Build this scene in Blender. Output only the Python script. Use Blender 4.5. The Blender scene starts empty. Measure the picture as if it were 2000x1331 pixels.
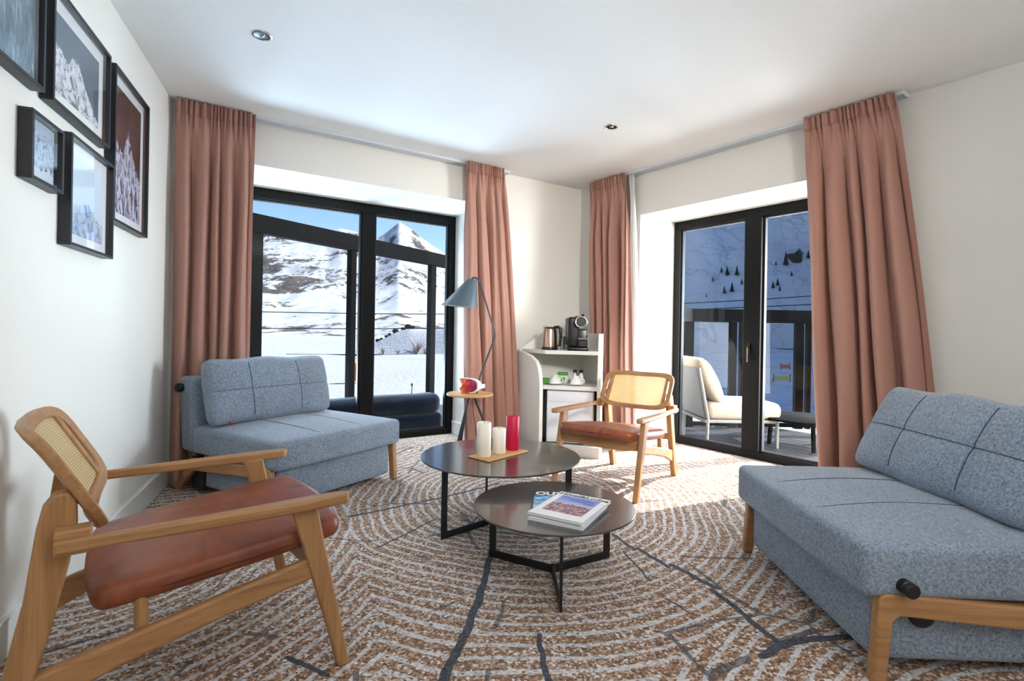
import bpy, bmesh, math, random
from mathutils import Vector, Matrix, noise

# ------------------------------------------------------------------ camera, sky, sun, lights, exposure
scene = bpy.context.scene
COL = scene.collection
R = math.radians

CAM_Z = 1.12
cam_data = bpy.data.cameras.new('camera')
cam_data.sensor_width = 36.0
cam_data.lens = 36.0 * 1019.3 / 2000.0
cam_data.shift_y = -17.5 / 2000.0
cam_data.clip_start = 0.05
cam_data.clip_end = 9000.0
cam = bpy.data.objects.new('camera', cam_data)
COL.objects.link(cam)
ROLL = R(1.0)
cr, sr = math.cos(ROLL), math.sin(ROLL)
cam.matrix_world = Matrix(((cr, -sr, 0, 0.0), (0, 0, -1, 0.0), (sr, cr, 0, CAM_Z), (0, 0, 0, 1)))
scene.camera = cam

SUN_AZ, SUN_EL = R(66), R(45)
world = bpy.data.worlds.new('world'); scene.world = world
world.use_nodes = True
wn = world.node_tree.nodes; wl = world.node_tree.links
wn.clear()
sky = wn.new('ShaderNodeTexSky'); sky.sky_type = 'NISHITA'
sky.sun_disc = False
sky.sun_elevation = SUN_EL; sky.sun_rotation = SUN_AZ
sky.altitude = 2400; sky.air_density = 1.0; sky.dust_density = 0.3; sky.ozone_density = 2.0
bg = wn.new('ShaderNodeBackground'); bg.inputs['Strength'].default_value = 0.19
wo = wn.new('ShaderNodeOutputWorld')
wl.new(sky.outputs['Color'], bg.inputs['Color']); wl.new(bg.outputs['Background'], wo.inputs['Surface'])

def lamp(name, kind, loc, energy, color=(1, 1, 1), **kw):
    d = bpy.data.lights.new(name, kind); d.energy = energy; d.color = color
    for k, v in kw.items(): setattr(d, k, v)
    o = bpy.data.objects.new(name, d); COL.objects.link(o); o.location = loc
    return o
def aim(o, target):
    o.rotation_euler = (Vector(target) - o.location).to_track_quat('-Z', 'Y').to_euler()

sun = lamp('sun', 'SUN', (20, 8, 20), 9.0, (1.0, 0.96, 0.90), angle=R(0.53))
sdir = Vector((math.sin(SUN_AZ) * math.cos(SUN_EL), math.cos(SUN_AZ) * math.cos(SUN_EL), math.sin(SUN_EL)))
sun.rotation_euler = sdir.to_track_quat('Z', 'Y').to_euler()

# fill light added behind the camera, bounced off the ceiling
up = lamp('ceiling_bounce_fill', 'AREA', (1.5, -0.35, 1.75), 50, (0.95, 0.97, 1.0), shape='RECTANGLE', size=2.6, size_y=1.0)
up.rotation_euler = (R(180), 0, 0)

# area lights added outside above each lintel to boost the sky light
skl = lamp('sky_fill_left', 'AREA', (-2.41, 6.40, 4.10), 330, (0.80, 0.91, 1.0), shape='RECTANGLE', size=2.8, size_y=1.6); aim(skl, (-0.75, 3.55, 0.2))
skr = lamp('sky_fill_right', 'AREA', (3.55, 5.75, 4.10), 260, (0.84, 0.93, 1.0), shape='RECTANGLE', size=2.6, size_y=1.6); aim(skr, (1.0, 3.75, 0.2))

# area lights added outside to imitate snow bounce on soffits, ceiling and walls
sgl = lamp('snow_fill_left', 'AREA', (-2.35, 6.45, 0.0), 360, (0.58, 0.80, 1.0), shape='RECTANGLE', size=2.6, size_y=1.5); aim(sgl, (-0.35, 3.3, 2.7))
sgr = lamp('snow_fill_right', 'AREA', (3.9, 8.6, -1.30), 850, (1.0, 0.99, 0.97), shape='RECTANGLE', size=4.6, size_y=2.4); aim(sgr, (0.9, 3.2, 2.3))
slp = lamp('snow_fill_slope', 'AREA', (7.4, 7.7, 1.3), 290, (0.84, 0.93, 1.0), shape='RECTANGLE', size=4.0, size_y=3.0, spread=R(90)); aim(slp, (-1.6, 2.4, 1.35))
sth = lamp('snow_fill_south', 'AREA', (3.98, 3.66, 1.25), 170, (1.0, 0.98, 0.95), shape='RECTANGLE', size=1.8, size_y=2.2, spread=R(110)); aim(sth, (0.75, 4.95, 1.15))
wsh = lamp('wall_wash_fill', 'AREA', (1.7, -0.9, 2.5), 15, (1.0, 0.95, 0.88), shape='DISK', size=0.7, spread=R(55)); aim(wsh, (0.35, 5.2, 1.25))  # unseen fill added behind the camera to brighten the far corner

vs = scene.view_settings
vs.view_transform = 'Standard'; vs.look = 'None'; vs.gamma = 1.0; vs.use_curve_mapping = False
vs.exposure = 0.36

# ------------------------------------------------------------------ helpers
class MB:
    def __init__(s): s.v = []; s.f = []
    def add(s, vs_, fs, M=None):
        n = len(s.v)
        for p in vs_:
            p = Vector(p)
            s.v.append(tuple(M @ p if M is not None else p))
        s.f += [tuple(i + n for i in f) for f in fs]
        return s
    def box(s, x0, x1, y0, y1, z0, z1, M=None):
        v = [(x0,y0,z0),(x1,y0,z0),(x1,y1,z0),(x0,y1,z0),(x0,y0,z1),(x1,y0,z1),(x1,y1,z1),(x0,y1,z1)]
        return s.add(v, [(0,3,2,1),(4,5,6,7),(0,1,5,4),(1,2,6,5),(2,3,7,6),(3,0,4,7)], M)
    def prism(s, poly, a, b, axis='x', M=None):
        n = len(poly)
        def P(p, h):
            if axis == 'x': return (h, p[0], p[1])
            if axis == 'y': return (p[0], h, p[1])
            return (p[0], p[1], h)
        v = [P(p, a) for p in poly] + [P(p, b) for p in poly]
        f = [tuple(range(n-1, -1, -1)), tuple(range(n, 2*n))] + [(i, (i+1) % n, n+(i+1) % n, n+i) for i in range(n)]
        return s.add(v, f, M)
    def tube(s, pts, r, n=10, caps=True, closed=False, M=None, flat=1.0):
        pts = [Vector(p) for p in pts]; m = len(pts)
        rr = r if isinstance(r, (list, tuple)) else [r]*m
        rings = []; up_ = None
        for i, p in enumerate(pts):
            if closed: d = (pts[(i+1) % m] - pts[i-1])
            else: d = (pts[min(i+1, m-1)] - pts[max(i-1, 0)])
            d.normalize()
            if up_ is None:
                up_ = Vector((0,0,1)) if abs(d.z) < .9 else Vector((1,0,0))
            a = d.cross(up_); a.normalize(); b = a.cross(d); b.normalize(); up_ = b
            rings.append([p + (a*math.cos(2*math.pi*k/n) + b*math.sin(2*math.pi*k/n)*flat)*rr[i] for k in range(n)])
        v = [q for g in rings for q in g]; f = []
        for i in range(m if closed else m-1):
            j = (i+1) % m
            for k in range(n): f.append((i*n+k, i*n+(k+1) % n, j*n+(k+1) % n, j*n+k))
        if caps and not closed:
            f.append(tuple(range(n-1, -1, -1))); f.append(tuple((m-1)*n+k for k in range(n)))
        return s.add(v, f, M)
    def lathe(s, prof, n=32, M=None):
        v = []; f = []; m = len(prof)
        for r, z in prof:
            for k in range(n):
                a = 2*math.pi*k/n; v.append((r*math.cos(a), r*math.sin(a), z))
        for i in range(m-1):
            for k in range(n): f.append((i*n+k, i*n+(k+1) % n, (i+1)*n+(k+1) % n, (i+1)*n+k))
        if prof[0][0] > 1e-6: f.append(tuple(range(n-1, -1, -1)))
        if prof[-1][0] > 1e-6: f.append(tuple((m-1)*n+k for k in range(n)))
        return s.add(v, f, M)
    def loft(s, rings, caps=True, M=None):
        n = len(rings[0]); v = [p for g in rings for p in g]; f = []
        for i in range(len(rings)-1):
            for k in range(n): f.append((i*n+k, i*n+(k+1) % n, (i+1)*n+(k+1) % n, (i+1)*n+k))
        if caps: f.append(tuple(range(n-1, -1, -1))); f.append(tuple((len(rings)-1)*n+k for k in range(n)))
        return s.add(v, f, M)
    def grid(s, fn, nu, nv, M=None):
        v = [fn(i/nu, j/nv) for j in range(nv+1) for i in range(nu+1)]
        f = [(j*(nu+1)+i, j*(nu+1)+i+1, (j+1)*(nu+1)+i+1, (j+1)*(nu+1)+i) for j in range(nv) for i in range(nu)]
        return s.add(v, f, M)
    def rbox(s, c, half, r, arc=4, flat=6, warp=None, M=None):
        """rounded box; warp(x,y,z normalised -1..1, p) may move points"""
        def vals(h):
            L = [-h + r*(1-math.cos(math.pi/2*k/arc))*1.0 for k in range(arc)]
            L += [(-h+r) + 2*(h-r)*k/flat for k in range(flat+1)]
            L += [h - r*(1-math.cos(math.pi/2*k/arc)) for k in range(arc-1, -1, -1)]
            return L
        hx, hy, hz = half; V = [vals(h) for h in half]; idx = {}; v = []; f = []
        def vert(p):
            k = tuple(round(q, 6) for q in p)
            if k in idx: return idx[k]
            inner = [max(-(h-r), min(h-r, q)) for q, h in zip(p, half)]
            d = Vector([q-i for q, i in zip(p, inner)])
            if d.length > 1e-9: d = d.normalized()*r
            q = Vector(inner) + d
            if warp: q = Vector(warp(q.x/hx, q.y/hy, q.z/hz, q))
            idx[k] = len(v); v.append(tuple(q + Vector(c))); return idx[k]
        for ax in range(3):
            a, b = [(1,2),(2,0),(0,1)][ax]
            for sgn in (-1, 1):
                for i in range(len(V[a])-1):
                    for j in range(len(V[b])-1):
                        q = []
                        for (ii, jj) in ((i,j),(i+1,j),(i+1,j+1),(i,j+1)):
                            p = [0,0,0]; p[ax] = sgn*half[ax]; p[a] = V[a][ii]; p[b] = V[b][jj]; q.append(vert(p))
                        if len(set(q)) >= 3:
                            q = list(dict.fromkeys(q)); f.append(tuple(q if sgn > 0 else reversed(q)))
        return s.add(v, f, M)
    def mesh(s, name, mat, smooth=None):
        me = bpy.data.meshes.new(name); me.from_pydata(s.v, [], s.f); me.update()
        bm = bmesh.new(); bm.from_mesh(me); bmesh.ops.recalc_face_normals(bm, faces=bm.faces); bm.to_mesh(me); bm.free()
        if smooth is not None:
            me.shade_smooth(); me.set_sharp_from_angle(angle=R(smooth))
        if mat is not None: me.materials.append(mat)
        return me
    def build(s, name, mat, parent=None, smooth=35, bevel=0.0, seg=2):
        o = bpy.data.objects.new(name, s.mesh(name, mat, smooth)); COL.objects.link(o)
        if parent is not None: o.parent = parent
        if bevel > 0:
            m = o.modifiers.new('bevel', 'BEVEL'); m.width = bevel; m.segments = seg; m.limit_method = 'ANGLE'; m.angle_limit = R(35)
            m.harden_normals = False
        return o

def tag(o, label=None, cat=None, group=None, kind=None):
    if label: o['label'] = label
    if cat: o['category'] = cat
    if group: o['group'] = group
    if kind: o['kind'] = kind
    return o
def empty(name, loc=(0,0,0), rz=0.0):
    o = bpy.data.objects.new(name, None); COL.objects.link(o); o.location = loc; o.rotation_euler = (0,0,rz); o.empty_display_size = .1
    return o
def copy_tree(o, parent=None):
    c = o.copy(); COL.objects.link(c); c.parent = parent
    for ch in list(o.children): copy_tree(ch, c)
    return c
def struct(o): return tag(o, kind='structure')

# ------------------------------------------------------------------ materials
def srgb(r, g, b):
    def f(c):
        c /= 255.0
        return c/12.92 if c <= .04045 else ((c+.055)/1.055)**2.4
    return (f(r), f(g), f(b), 1.0)
class NT:
    """small wrapper for building node materials"""
    def __init__(s, name):
        s.m = bpy.data.materials.new(name); s.m.use_nodes = True
        s.t = s.m.node_tree; s.n = s.t.nodes; s.l = s.t.links; s.n.clear()
        s.out = s.n.new('ShaderNodeOutputMaterial')
        s.b = s.n.new('ShaderNodeBsdfPrincipled'); s.l.new(s.b.outputs[0], s.out.inputs[0])
    def new(s, t, **kw):
        n = s.n.new(t)
        for k, v in kw.items(): setattr(n, k, v)
        return n
    def link(s, a, b): s.l.new(a, b)
    def val(s, inp, v):
        if hasattr(v, 'is_output') or isinstance(v, bpy.types.NodeSocket): s.l.new(v, inp)
        else: inp.default_value = v
    def math(s, op, a, b=0.0, c=None, clamp=False):
        n = s.new('ShaderNodeMath', operation=op, use_clamp=clamp); s.val(n.inputs[0], a); s.val(n.inputs[1], b)
        if c is not None: s.val(n.inputs[2], c)
        return n.outputs[0]
    def vmath(s, op, a, b=None, out=0):
        n = s.new('ShaderNodeVectorMath', operation=op); s.val(n.inputs[0], a)
        if b is not None:
            s.val(n.inputs[3] if op == 'SCALE' else n.inputs[1], b)
        return n.outputs['Value'] if op in ('LENGTH', 'DISTANCE', 'DOT_PRODUCT') else n.outputs[0]
    def coord(s, kind='Object'): return s.new('ShaderNodeTexCoord').outputs[kind]
    def mapping(s, vec, scale=(1,1,1), loc=(0,0,0), rot=(0,0,0)):
        n = s.new('ShaderNodeMapping'); s.link(vec, n.inputs[0]); n.inputs['Scale'].default_value = scale
        n.inputs['Location'].default_value = loc; n.inputs['Rotation'].default_value = rot; return n.outputs[0]
    def noise(s, vec, scale, detail=2.0, rough=.5, out='Fac', dist=0.0):
        n = s.new('ShaderNodeTexNoise'); s.link(vec, n.inputs['Vector']); n.inputs['Scale'].default_value = scale
        n.inputs['Detail'].default_value = detail; n.inputs['Roughness'].default_value = rough; n.inputs['Distortion'].default_value = dist
        return n.outputs[out]
    def ramp(s, fac, stops, interp='LINEAR'):
        n = s.new('ShaderNodeValToRGB'); s.link(fac, n.inputs[0]); n.color_ramp.interpolation = interp
        e = n.color_ramp.elements
        while len(e) < len(stops): e.new(.5)
        for el, (p, c) in zip(e, stops): el.position = p; el.color = c if len(c) == 4 else (*c, 1)
        return n.outputs[0]
    def mix(s, fac, a, b, mode='MIX'):
        n = s.new('ShaderNodeMix', data_type='RGBA', blend_type=mode)
        s.val(n.inputs[0], fac); s.val(n.inputs[6], a); s.val(n.inputs[7], b); return n.outputs[2]
    def bump(s, h, strength=.3, dist=.01):
        n = s.new('ShaderNodeBump'); s.link(h, n.inputs['Height']); n.inputs['Strength'].default_value = strength; n.inputs['Distance'].default_value = dist
        s.link(n.outputs[0], s.b.inputs['Normal'])
    def base(s, col=None, rough=.5, metal=0.0, spec=.5, sheen=0.0, coat=0.0):
        if col is not None: s.val(s.b.inputs['Base Color'], col)
        s.val(s.b.inputs['Roughness'], rough); s.b.inputs['Metallic'].default_value = metal
        s.b.inputs['Specular IOR Level'].default_value = spec
        if sheen: s.b.inputs['Sheen Weight'].default_value = sheen; s.b.inputs['Sheen Roughness'].default_value = .5
        if coat: s.b.inputs['Coat Weight'].default_value = coat; s.b.inputs['Coat Roughness'].default_value = .1
        return s.m

def plain(name, col, rough=.5, metal=0.0, spec=.5, var=.04, scale=8.0, coat=0.0):
    t = NT(name); n = t.noise(t.coord(), scale, 3)
    c = t.mix(n, tuple(max(0, x*(1-var)) for x in col[:3])+(1,), tuple(min(1, x*(1+var)) for x in col[:3])+(1,))
    return t.base(c, rough, metal, spec, coat=coat)

def wall_paint(name, col, bump=.05):
    t = NT(name); o = t.coord(); n = t.noise(o, 1.3, 2); c = t.mix(n, tuple(x*.98 for x in col[:3])+(1,), col)
    f = t.noise(o, 220, 2); t.bump(f, bump, .001); return t.base(c, .75, spec=.25)
M_WALL = wall_paint('wall_paint', srgb(235, 232, 225))
M_CEIL = wall_paint('ceiling_paint', srgb(242, 242, 240))
M_TRIM = plain('white_trim', srgb(238, 238, 234), .45, var=.01)

def wood(name, axis, c0=srgb(132, 88, 50), c1=srgb(194, 148, 100)):
    t = NT(name); o = t.coord()
    sc = [26, 26, 26]; sc['xyz'.index(axis)] = 1.6
    m = t.mapping(o, tuple(sc)); n = t.noise(m, 1.0, 5, .62, dist=.6)
    sc2 = [150, 150, 150]; sc2['xyz'.index(axis)] = 5
    n2 = t.noise(t.mapping(o, tuple(sc2)), 1.0, 3)
    f = t.math('MULTIPLY_ADD', n2, .35, t.math('MULTIPLY', n, .75))
    c = t.ramp(f, [(.28, c0), (.52, tuple((a+b)/2 for a, b in zip(c0, c1))), (.8, c1)])
    t.bump(n2, .08, .001)
    return t.base(c, .42, spec=.4)
M_WX, M_WY, M_WZ = wood('oak_x', 'x'), wood('oak_y', 'y'), wood('oak_z', 'z')

def fabric(name, c0, c1, scale=260.0):
    t = NT(name); o = t.coord()
    a = t.noise(t.mapping(o, (scale, scale*.22, scale*.22)), 1.0, 2, .7)
    b = t.noise(t.mapping(o, (scale*.22, scale, scale*.22)), 1.0, 2, .7)
    d = t.noise(t.mapping(o, (scale*.22, scale*.22, scale)), 1.0, 2, .7)
    f = t.math('MULTIPLY', t.math('ADD', t.math('ADD', a, b), d), .3333)
    big = t.noise(o, 3.0, 2)
    f = t.math('ADD', f, t.math('MULTIPLY_ADD', big, .08, -.04))
    c = t.ramp(f, [(.36, c0), (.64, c1)])
    t.bump(f, .35, .004)
    return t.base(c, .9, spec=.15, sheen=.25)
M_SOFA = fabric('blue_grey_heather', srgb(74, 85, 100), srgb(166, 179, 194), 430.0)
M_SEAM = plain('seam_thread', srgb(66, 80, 98), .9, spec=.1)

def leather(name, c0, c1):
    t = NT(name); o = t.coord(); n = t.noise(o, 5, 5, .65, dist=.8); c = t.ramp(n, [(.3, c0), (.7, c1)])
    v = t.new('ShaderNodeTexVoronoi'); t.link(o, v.inputs['Vector']); v.inputs['Scale'].default_value = 260
    t.bump(v.outputs['Distance'], .12, .001); return t.base(c, .42, spec=.45)
M_LEATHER = leather('tan_leather', srgb(108, 53, 32), srgb(166, 92, 58))
M_PIPE = plain('leather_piping', srgb(82, 36, 20), .5)

def cane(name):
    t = NT(name); o = t.coord()
    sx = t.new('ShaderNodeSeparateXYZ'); t.link(o, sx.inputs[0])
    def stripes(sock, fr): return t.math('POWER', t.math('ABSOLUTE', t.math('SINE', t.math('MULTIPLY', sock, fr))), .6)
    w = t.math('MULTIPLY', stripes(sx.outputs[0], 420), stripes(sx.outputs[2], 420))
    n = t.noise(o, 30, 3)
    c = t.mix(n, srgb(222, 196, 146), srgb(240, 222, 184)); t.base(c, .6, spec=.3); t.bump(w, .3, .002)
    tr = t.new('ShaderNodeBsdfTransparent'); mx = t.new('ShaderNodeMixShader')
    hole = t.math('LESS_THAN', w, .34); t.link(hole, mx.inputs[0]); t.link(t.b.outputs[0], mx.inputs[1]); t.link(tr.outputs[0], mx.inputs[2])
    tl = t.new('ShaderNodeBsdfTranslucent'); tl.inputs[0].default_value = srgb(236, 212, 160)
    m2 = t.new('ShaderNodeMixShader'); m2.inputs[0].default_value = .35
    t.link(mx.outputs[0], m2.inputs[1]); t.link(tl.outputs[0], m2.inputs[2]); t.link(m2.outputs[0], t.out.inputs[0])
    return t.m
M_CANE = cane('woven_cane')

def curtain_mat(name, col):
    t = NT(name); o = t.coord(); n = t.noise(t.mapping(o, (300, 300, 30)), 1.0, 2)
    c = t.mix(n, tuple(x*.88 for x in col[:3])+(1,), tuple(min(1, x*1.08) for x in col[:3])+(1,))
    t.base(c, .72, spec=.25, sheen=.15); t.bump(t.noise(o, 6, 3), .25, .02)
    tl = t.new('ShaderNodeBsdfTranslucent'); t.link(c, tl.inputs[0]); mx = t.new('ShaderNodeMixShader'); mx.inputs[0].default_value = .12
    t.link(t.b.outputs[0], mx.inputs[1]); t.link(tl.outputs[0], mx.inputs[2]); t.link(mx.outputs[0], t.out.inputs[0]); return t.m
M_CURTAIN = curtain_mat('dusty_rose_cloth', srgb(186, 140, 125))
M_SHEER = curtain_mat('white_voile', srgb(244, 244, 242))

M_BLACK = plain('black_aluminium', srgb(7, 7, 8), .45, spec=.22, var=.1)
M_BLACKX = plain('black_outdoor_steel', srgb(8, 8, 9), .8, spec=.04, var=.1)
M_BRONZE = plain('dark_bronze', srgb(64, 52, 40), .35, metal=.8)
M_BLACKM = plain('black_steel', srgb(26, 26, 29), .4, spec=.4, var=.1)
M_TABLE = plain('dark_bronze_lacquer', srgb(50, 48, 47), .26, spec=1.0, var=.05, coat=.6)
M_PLASTIC = plain('black_plastic', srgb(20, 20, 22), .3, var=.1)
M_WHITE = plain('white_lacquer', srgb(240, 239, 233), .35, var=.01)
M_FRIDGE = plain('white_fridge_enamel', srgb(236, 240, 246), .3, var=.01)
M_PORC = plain('white_porcelain', srgb(245, 244, 240), .12, var=.01, coat=.3)
M_CHROME = plain('brushed_steel', srgb(196, 192, 188), .22, metal=1.0, var=.06)
M_COPPER = plain('copper_tinted_steel', srgb(206, 176, 158), .22, metal=1.0, var=.05)
M_ALU = plain('pale_aluminium', srgb(214, 220, 226), .35, var=.02, spec=.6)
M_GREYLAMP = plain('slate_blue_lamp_enamel', srgb(78, 96, 108), .42, var=.03)
M_LAMPIN = plain('white_lamp_lining', srgb(225, 228, 230), .5, var=.02)
M_PAPER = plain('white_paper', srgb(240, 240, 240), .5, var=.03, scale=60)
M_NAVY = fabric('navy_outdoor_cloth', srgb(9, 17, 32), srgb(19, 34, 56), 180)
M_BEIGE = fabric('cream_outdoor_cloth', srgb(146, 128, 108), srgb(182, 164, 144), 220)
M_TAUPE = plain('taupe_powder_coat', srgb(120, 116, 112), .5)
M_FRAME = plain('black_stained_frame', srgb(24, 27, 34), .4, var=.15)
M_MAT = plain('white_mount_board', srgb(232, 234, 236), .7, var=.01)

def glass_mat(name, tint=(1,1,1,1), refl=.08):
    t = NT(name); t.n.remove(t.b)
    tr = t.new('ShaderNodeBsdfTransparent'); tr.inputs[0].default_value = tint
    gl = t.new('ShaderNodeBsdfGlossy'); gl.inputs['Roughness'].default_value = .02
    fr = t.new('ShaderNodeFresnel'); fr.inputs[0].default_value = 1.5
    geo = t.new('ShaderNodeNewGeometry')
    f = t.math('MULTIPLY', t.math('MINIMUM', t.math('MULTIPLY', fr.outputs[0], refl/.04), .9), t.math('SUBTRACT', 1.0, geo.outputs['Backfacing']))
    mx = t.new('ShaderNodeMixShader'); t.link(f, mx.inputs[0]); t.link(tr.outputs[0], mx.inputs[1]); t.link(gl.outputs[0], mx.inputs[2])
    t.link(mx.outputs[0], t.out.inputs[0]); return t.m
M_GLASS = glass_mat('window_glass', (.95, .97, .98, 1), .016)
M_PICGLASS = glass_mat('picture_glass', (1,1,1,1), .05)

# ------------------------------------------------------------------ room shell
LA, AB = Vector((-2.4234, 3.6885, 0)), Vector((0.7413, 5.7797, 0))
tA, nA = Vector((.83430, .55131, 0)), Vector((-.55131, .83430, 0))
tB, nB = Vector((.60127, -.79905, 0)), Vector((.79905, .60127, 0))
tL, iL = Vector((.35555, -.93466, 0)), Vector((.93466, .35555, 0))
ZC = 2.702
def frame_matrix(x, y, o):
    return Matrix(((x.x, y.x, 0, o.x), (x.y, y.y, 0, o.y), (0, 0, 1, 0), (0, 0, 0, 1)))
WA, WB, WL = frame_matrix(tA, nA, LA), frame_matrix(tB, nB, AB), frame_matrix(tL, iL, LA)
# local wall frames: WA / WB: x along the wall, y outwards; WL: x along the wall towards the camera, y into the room
DA, ZA, A0, A1, LENA = .685, 2.36, .28, 2.60, (AB - LA).length
DB, ZB, B0, B1 = .545, 2.285, .83, 2.62, 

def carpet():
    t = NT('tree_ring_carpet'); o = t.coord()
    wob = t.vmath('SCALE', t.vmath('SUBTRACT', t.noise(o, 1.0, 3, .5, 'Color'), (.5, .5, .5)), .24)
    fine = t.vmath('SCALE', t.vmath('SUBTRACT', t.noise(o, 26, 2, .5, 'Color'), (.5, .5, .5)), .014)
    flat = t.vmath('MULTIPLY', o, (1, 1, 0))
    p = t.vmath('ADD', t.vmath('ADD', flat, t.vmath('MULTIPLY', wob, (1, 1, 0))), t.vmath('MULTIPLY', fine, (1, 1, 0)))
    # three cut slices of trunk that meet in chevrons
    ds = []
    for c in ((.05, 3.6, 0), (-1.93, 2.575, 0), (1.83, .55, 0)):
        d = t.vmath('SUBTRACT', p, c)
        l2 = t.vmath('LENGTH', t.vmath('MULTIPLY', d, (1.0, .86, 0)))
        ds.append(l2)
    d = t.math('MINIMUM', ds[0], t.math('MINIMUM', ds[1], ds[2]))
    ph = t.math('MULTIPLY', d, 16.8)
    band = t.math('SINE', t.math('MULTIPLY', ph, 6.2832))
    # uneven ring widths
    cx = t.new('ShaderNodeCombineXYZ'); t.link(t.math('MULTIPLY', d, 5.0), cx.inputs[0])
    uneven = t.noise(cx.outputs[0], 1.0, 2)
    line = t.math('GREATER_THAN', t.math('ADD', band, t.math('MULTIPLY_ADD', uneven, 1.6, -.85)), .50)
    def flecks(sc, seed):
        v_ = t.new('ShaderNodeTexVoronoi'); t.link(t.mapping(o, (sc, sc, sc), (seed, seed, 0)), v_.inputs['Vector']); v_.inputs['Scale'].default_value = 1.0
        q = t.new('ShaderNodeSeparateColor'); t.link(v_.outputs['Color'], q.inputs[0]); return q.outputs[0]
    yarn = flecks(112, 3.0); yarn2 = flecks(95, 7.7)
    brown = t.ramp(yarn, [(.0, srgb(80, 58, 47)), (.30, srgb(128, 93, 71)), (.62, srgb(164, 127, 99)), (.80, srgb(192, 165, 142)), (1.0, srgb(218, 206, 194))])
    cream = t.ramp(yarn2, [(.0, srgb(128, 124, 128)), (.25, srgb(188, 187, 190)), (.6, srgb(212, 211, 212)), (1.0, srgb(228, 226, 224))])
    fray = t.math('GREATER_THAN', t.math('ADD', line, t.math('MULTIPLY_ADD', yarn2, 1.16, -.58)), .5)
    patch = t.noise(o, .9, 2)
    brown2 = t.mix(t.math('MULTIPLY', patch, .30), brown, srgb(176, 152, 134))
    col = t.mix(t.math('MULTIPLY', fray, .88), brown2, cream)
    # dark splits running across the rings
    crack = None
    pc = t.vmath('ADD', flat, t.vmath('MULTIPLY', t.vmath('SCALE', t.vmath('SUBTRACT', t.noise(o, 9, 2, .5, 'Color'), (.5, .5, .5)), .03), (1, 1, 0)))
    SEG = [(-0.085, 2.67, -0.105, 2.316, 0.016), (-0.105, 2.316, -0.141, 1.991, 0.016), (-0.141, 1.991, -0.176, 1.815, 0.016), (-0.176, 1.815, -0.22, 1.55, 0.016), (0.58, 2.901, 0.655, 2.7, 0.012), (0.674, 2.72, 0.771, 2.511, 0.013), (0.795, 2.534, 0.925, 2.307, 0.014), (0.898, 2.283, 0.958, 2.08, 0.013), (0.954, 2.061, 1.001, 1.888, 0.014), (0.892, 1.823, 1.032, 1.911, 0.018), (1.032, 1.911, 1.162, 1.94, 0.018), (1.162, 1.94, 1.346, 1.959, 0.018), (-0.95, 3.106, -0.459, 3.487, 0.012), (-0.459, 3.487, -0.075, 3.839, 0.012), (0.472, 4.197, 1.491, 4.545, 0.008), (0.118, 1.932, 0.124, 1.781, 0.01), (0.124, 1.781, 0.15, 1.55, 0.01), (-0.745, 1.771, -0.577, 1.688, 0.01), (-0.435, 3.089, -0.673, 2.664, 0.006), (0.412, 4.003, 1.089, 3.757, 0.005), (1.089, 3.757, 1.723, 3.618, 0.005), (0.586, 2.685, 0.647, 2.367, 0.005), (0.67, 2.21, 0.752, 2.073, 0.005), (-1.706, 1.861, -1.577, 1.734, 0.012), (-1.613, 1.733, -1.415, 1.911, 0.006)]
    for x0, y0, x1, y1, w in SEG:
        a = (x0, y0, 0); ba = (x1-x0, y1-y0, 0); L2 = ba[0]**2+ba[1]**2
        pa = t.vmath('SUBTRACT', pc, a)
        h = t.math('MULTIPLY', t.vmath('DOT_PRODUCT', pa, ba), 1/L2, clamp=True)
        q = t.vmath('SUBTRACT', pa, t.vmath('SCALE', ba, h))
        dd = t.math('SUBTRACT', t.vmath('LENGTH', q), w)
        crack = dd if crack is None else t.math('MINIMUM', crack, dd)
    ck = t.math('LESS_THAN', crack, 0.0)
    # many short fine checks
    wv = t.new('ShaderNodeTexVoronoi', feature='DISTANCE_TO_EDGE'); t.link(p, wv.inputs['Vector']); wv.inputs['Scale'].default_value = 1.35
    gate = t.math('GREATER_THAN', t.noise(o, 2.3, 1), .50)
    thin = t.math('MULTIPLY', t.math('LESS_THAN', wv.outputs['Distance'], .009), gate)
    dark = t.ramp(yarn, [(.2, srgb(62, 66, 74)), (.8, srgb(88, 90, 97))])
    col = t.mix(t.math('MULTIPLY', thin, .75), col, dark)
    col = t.mix(ck, col, dark)
    t.bump(yarn, .5, .006)
    return t.base(col, .95, spec=.05, sheen=.1)
M_CARPET = carpet()

REAR = -1.35
pL = LA + tL * ((LA.y - REAR) / .93466)            # left wall meets the rear wall
pB = AB + tB * ((AB.y - REAR) / .79905)            # right wall meets the rear wall
a0, a1 = WA @ Vector((A0, 0, 0)), WA @ Vector((A1, 0, 0)); a2, a3 = WA @ Vector((A1, DA+.09, 0)), WA @ Vector((A0, DA+.09, 0))
b0, b1 = WB @ Vector((B0, 0, 0)), WB @ Vector((B1, 0, 0)); b2, b3 = WB @ Vector((B1, DB+.10, 0)), WB @ Vector((B0, DB+.10, 0))
outline = [pL, pB, b1, b2, b3, b0, AB, a1, a2, a3, a0, LA]
def slab(name, pts, z0, z1, mat):
    return struct(MB().prism([(p.x, p.y) for p in pts], z0, z1, 'z').build(name, mat, smooth=None))
slab('floor', outline, -.05, 0, M_CARPET)
slab('ceiling', [pL + Vector((-.2, -.2, 0)), pB + Vector((.2, -.2, 0)), AB + tB*.0 + (nA+nB)*.2, LA + nA*.2 - iL*.2], ZC, ZC+.15, M_CEIL)

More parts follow.
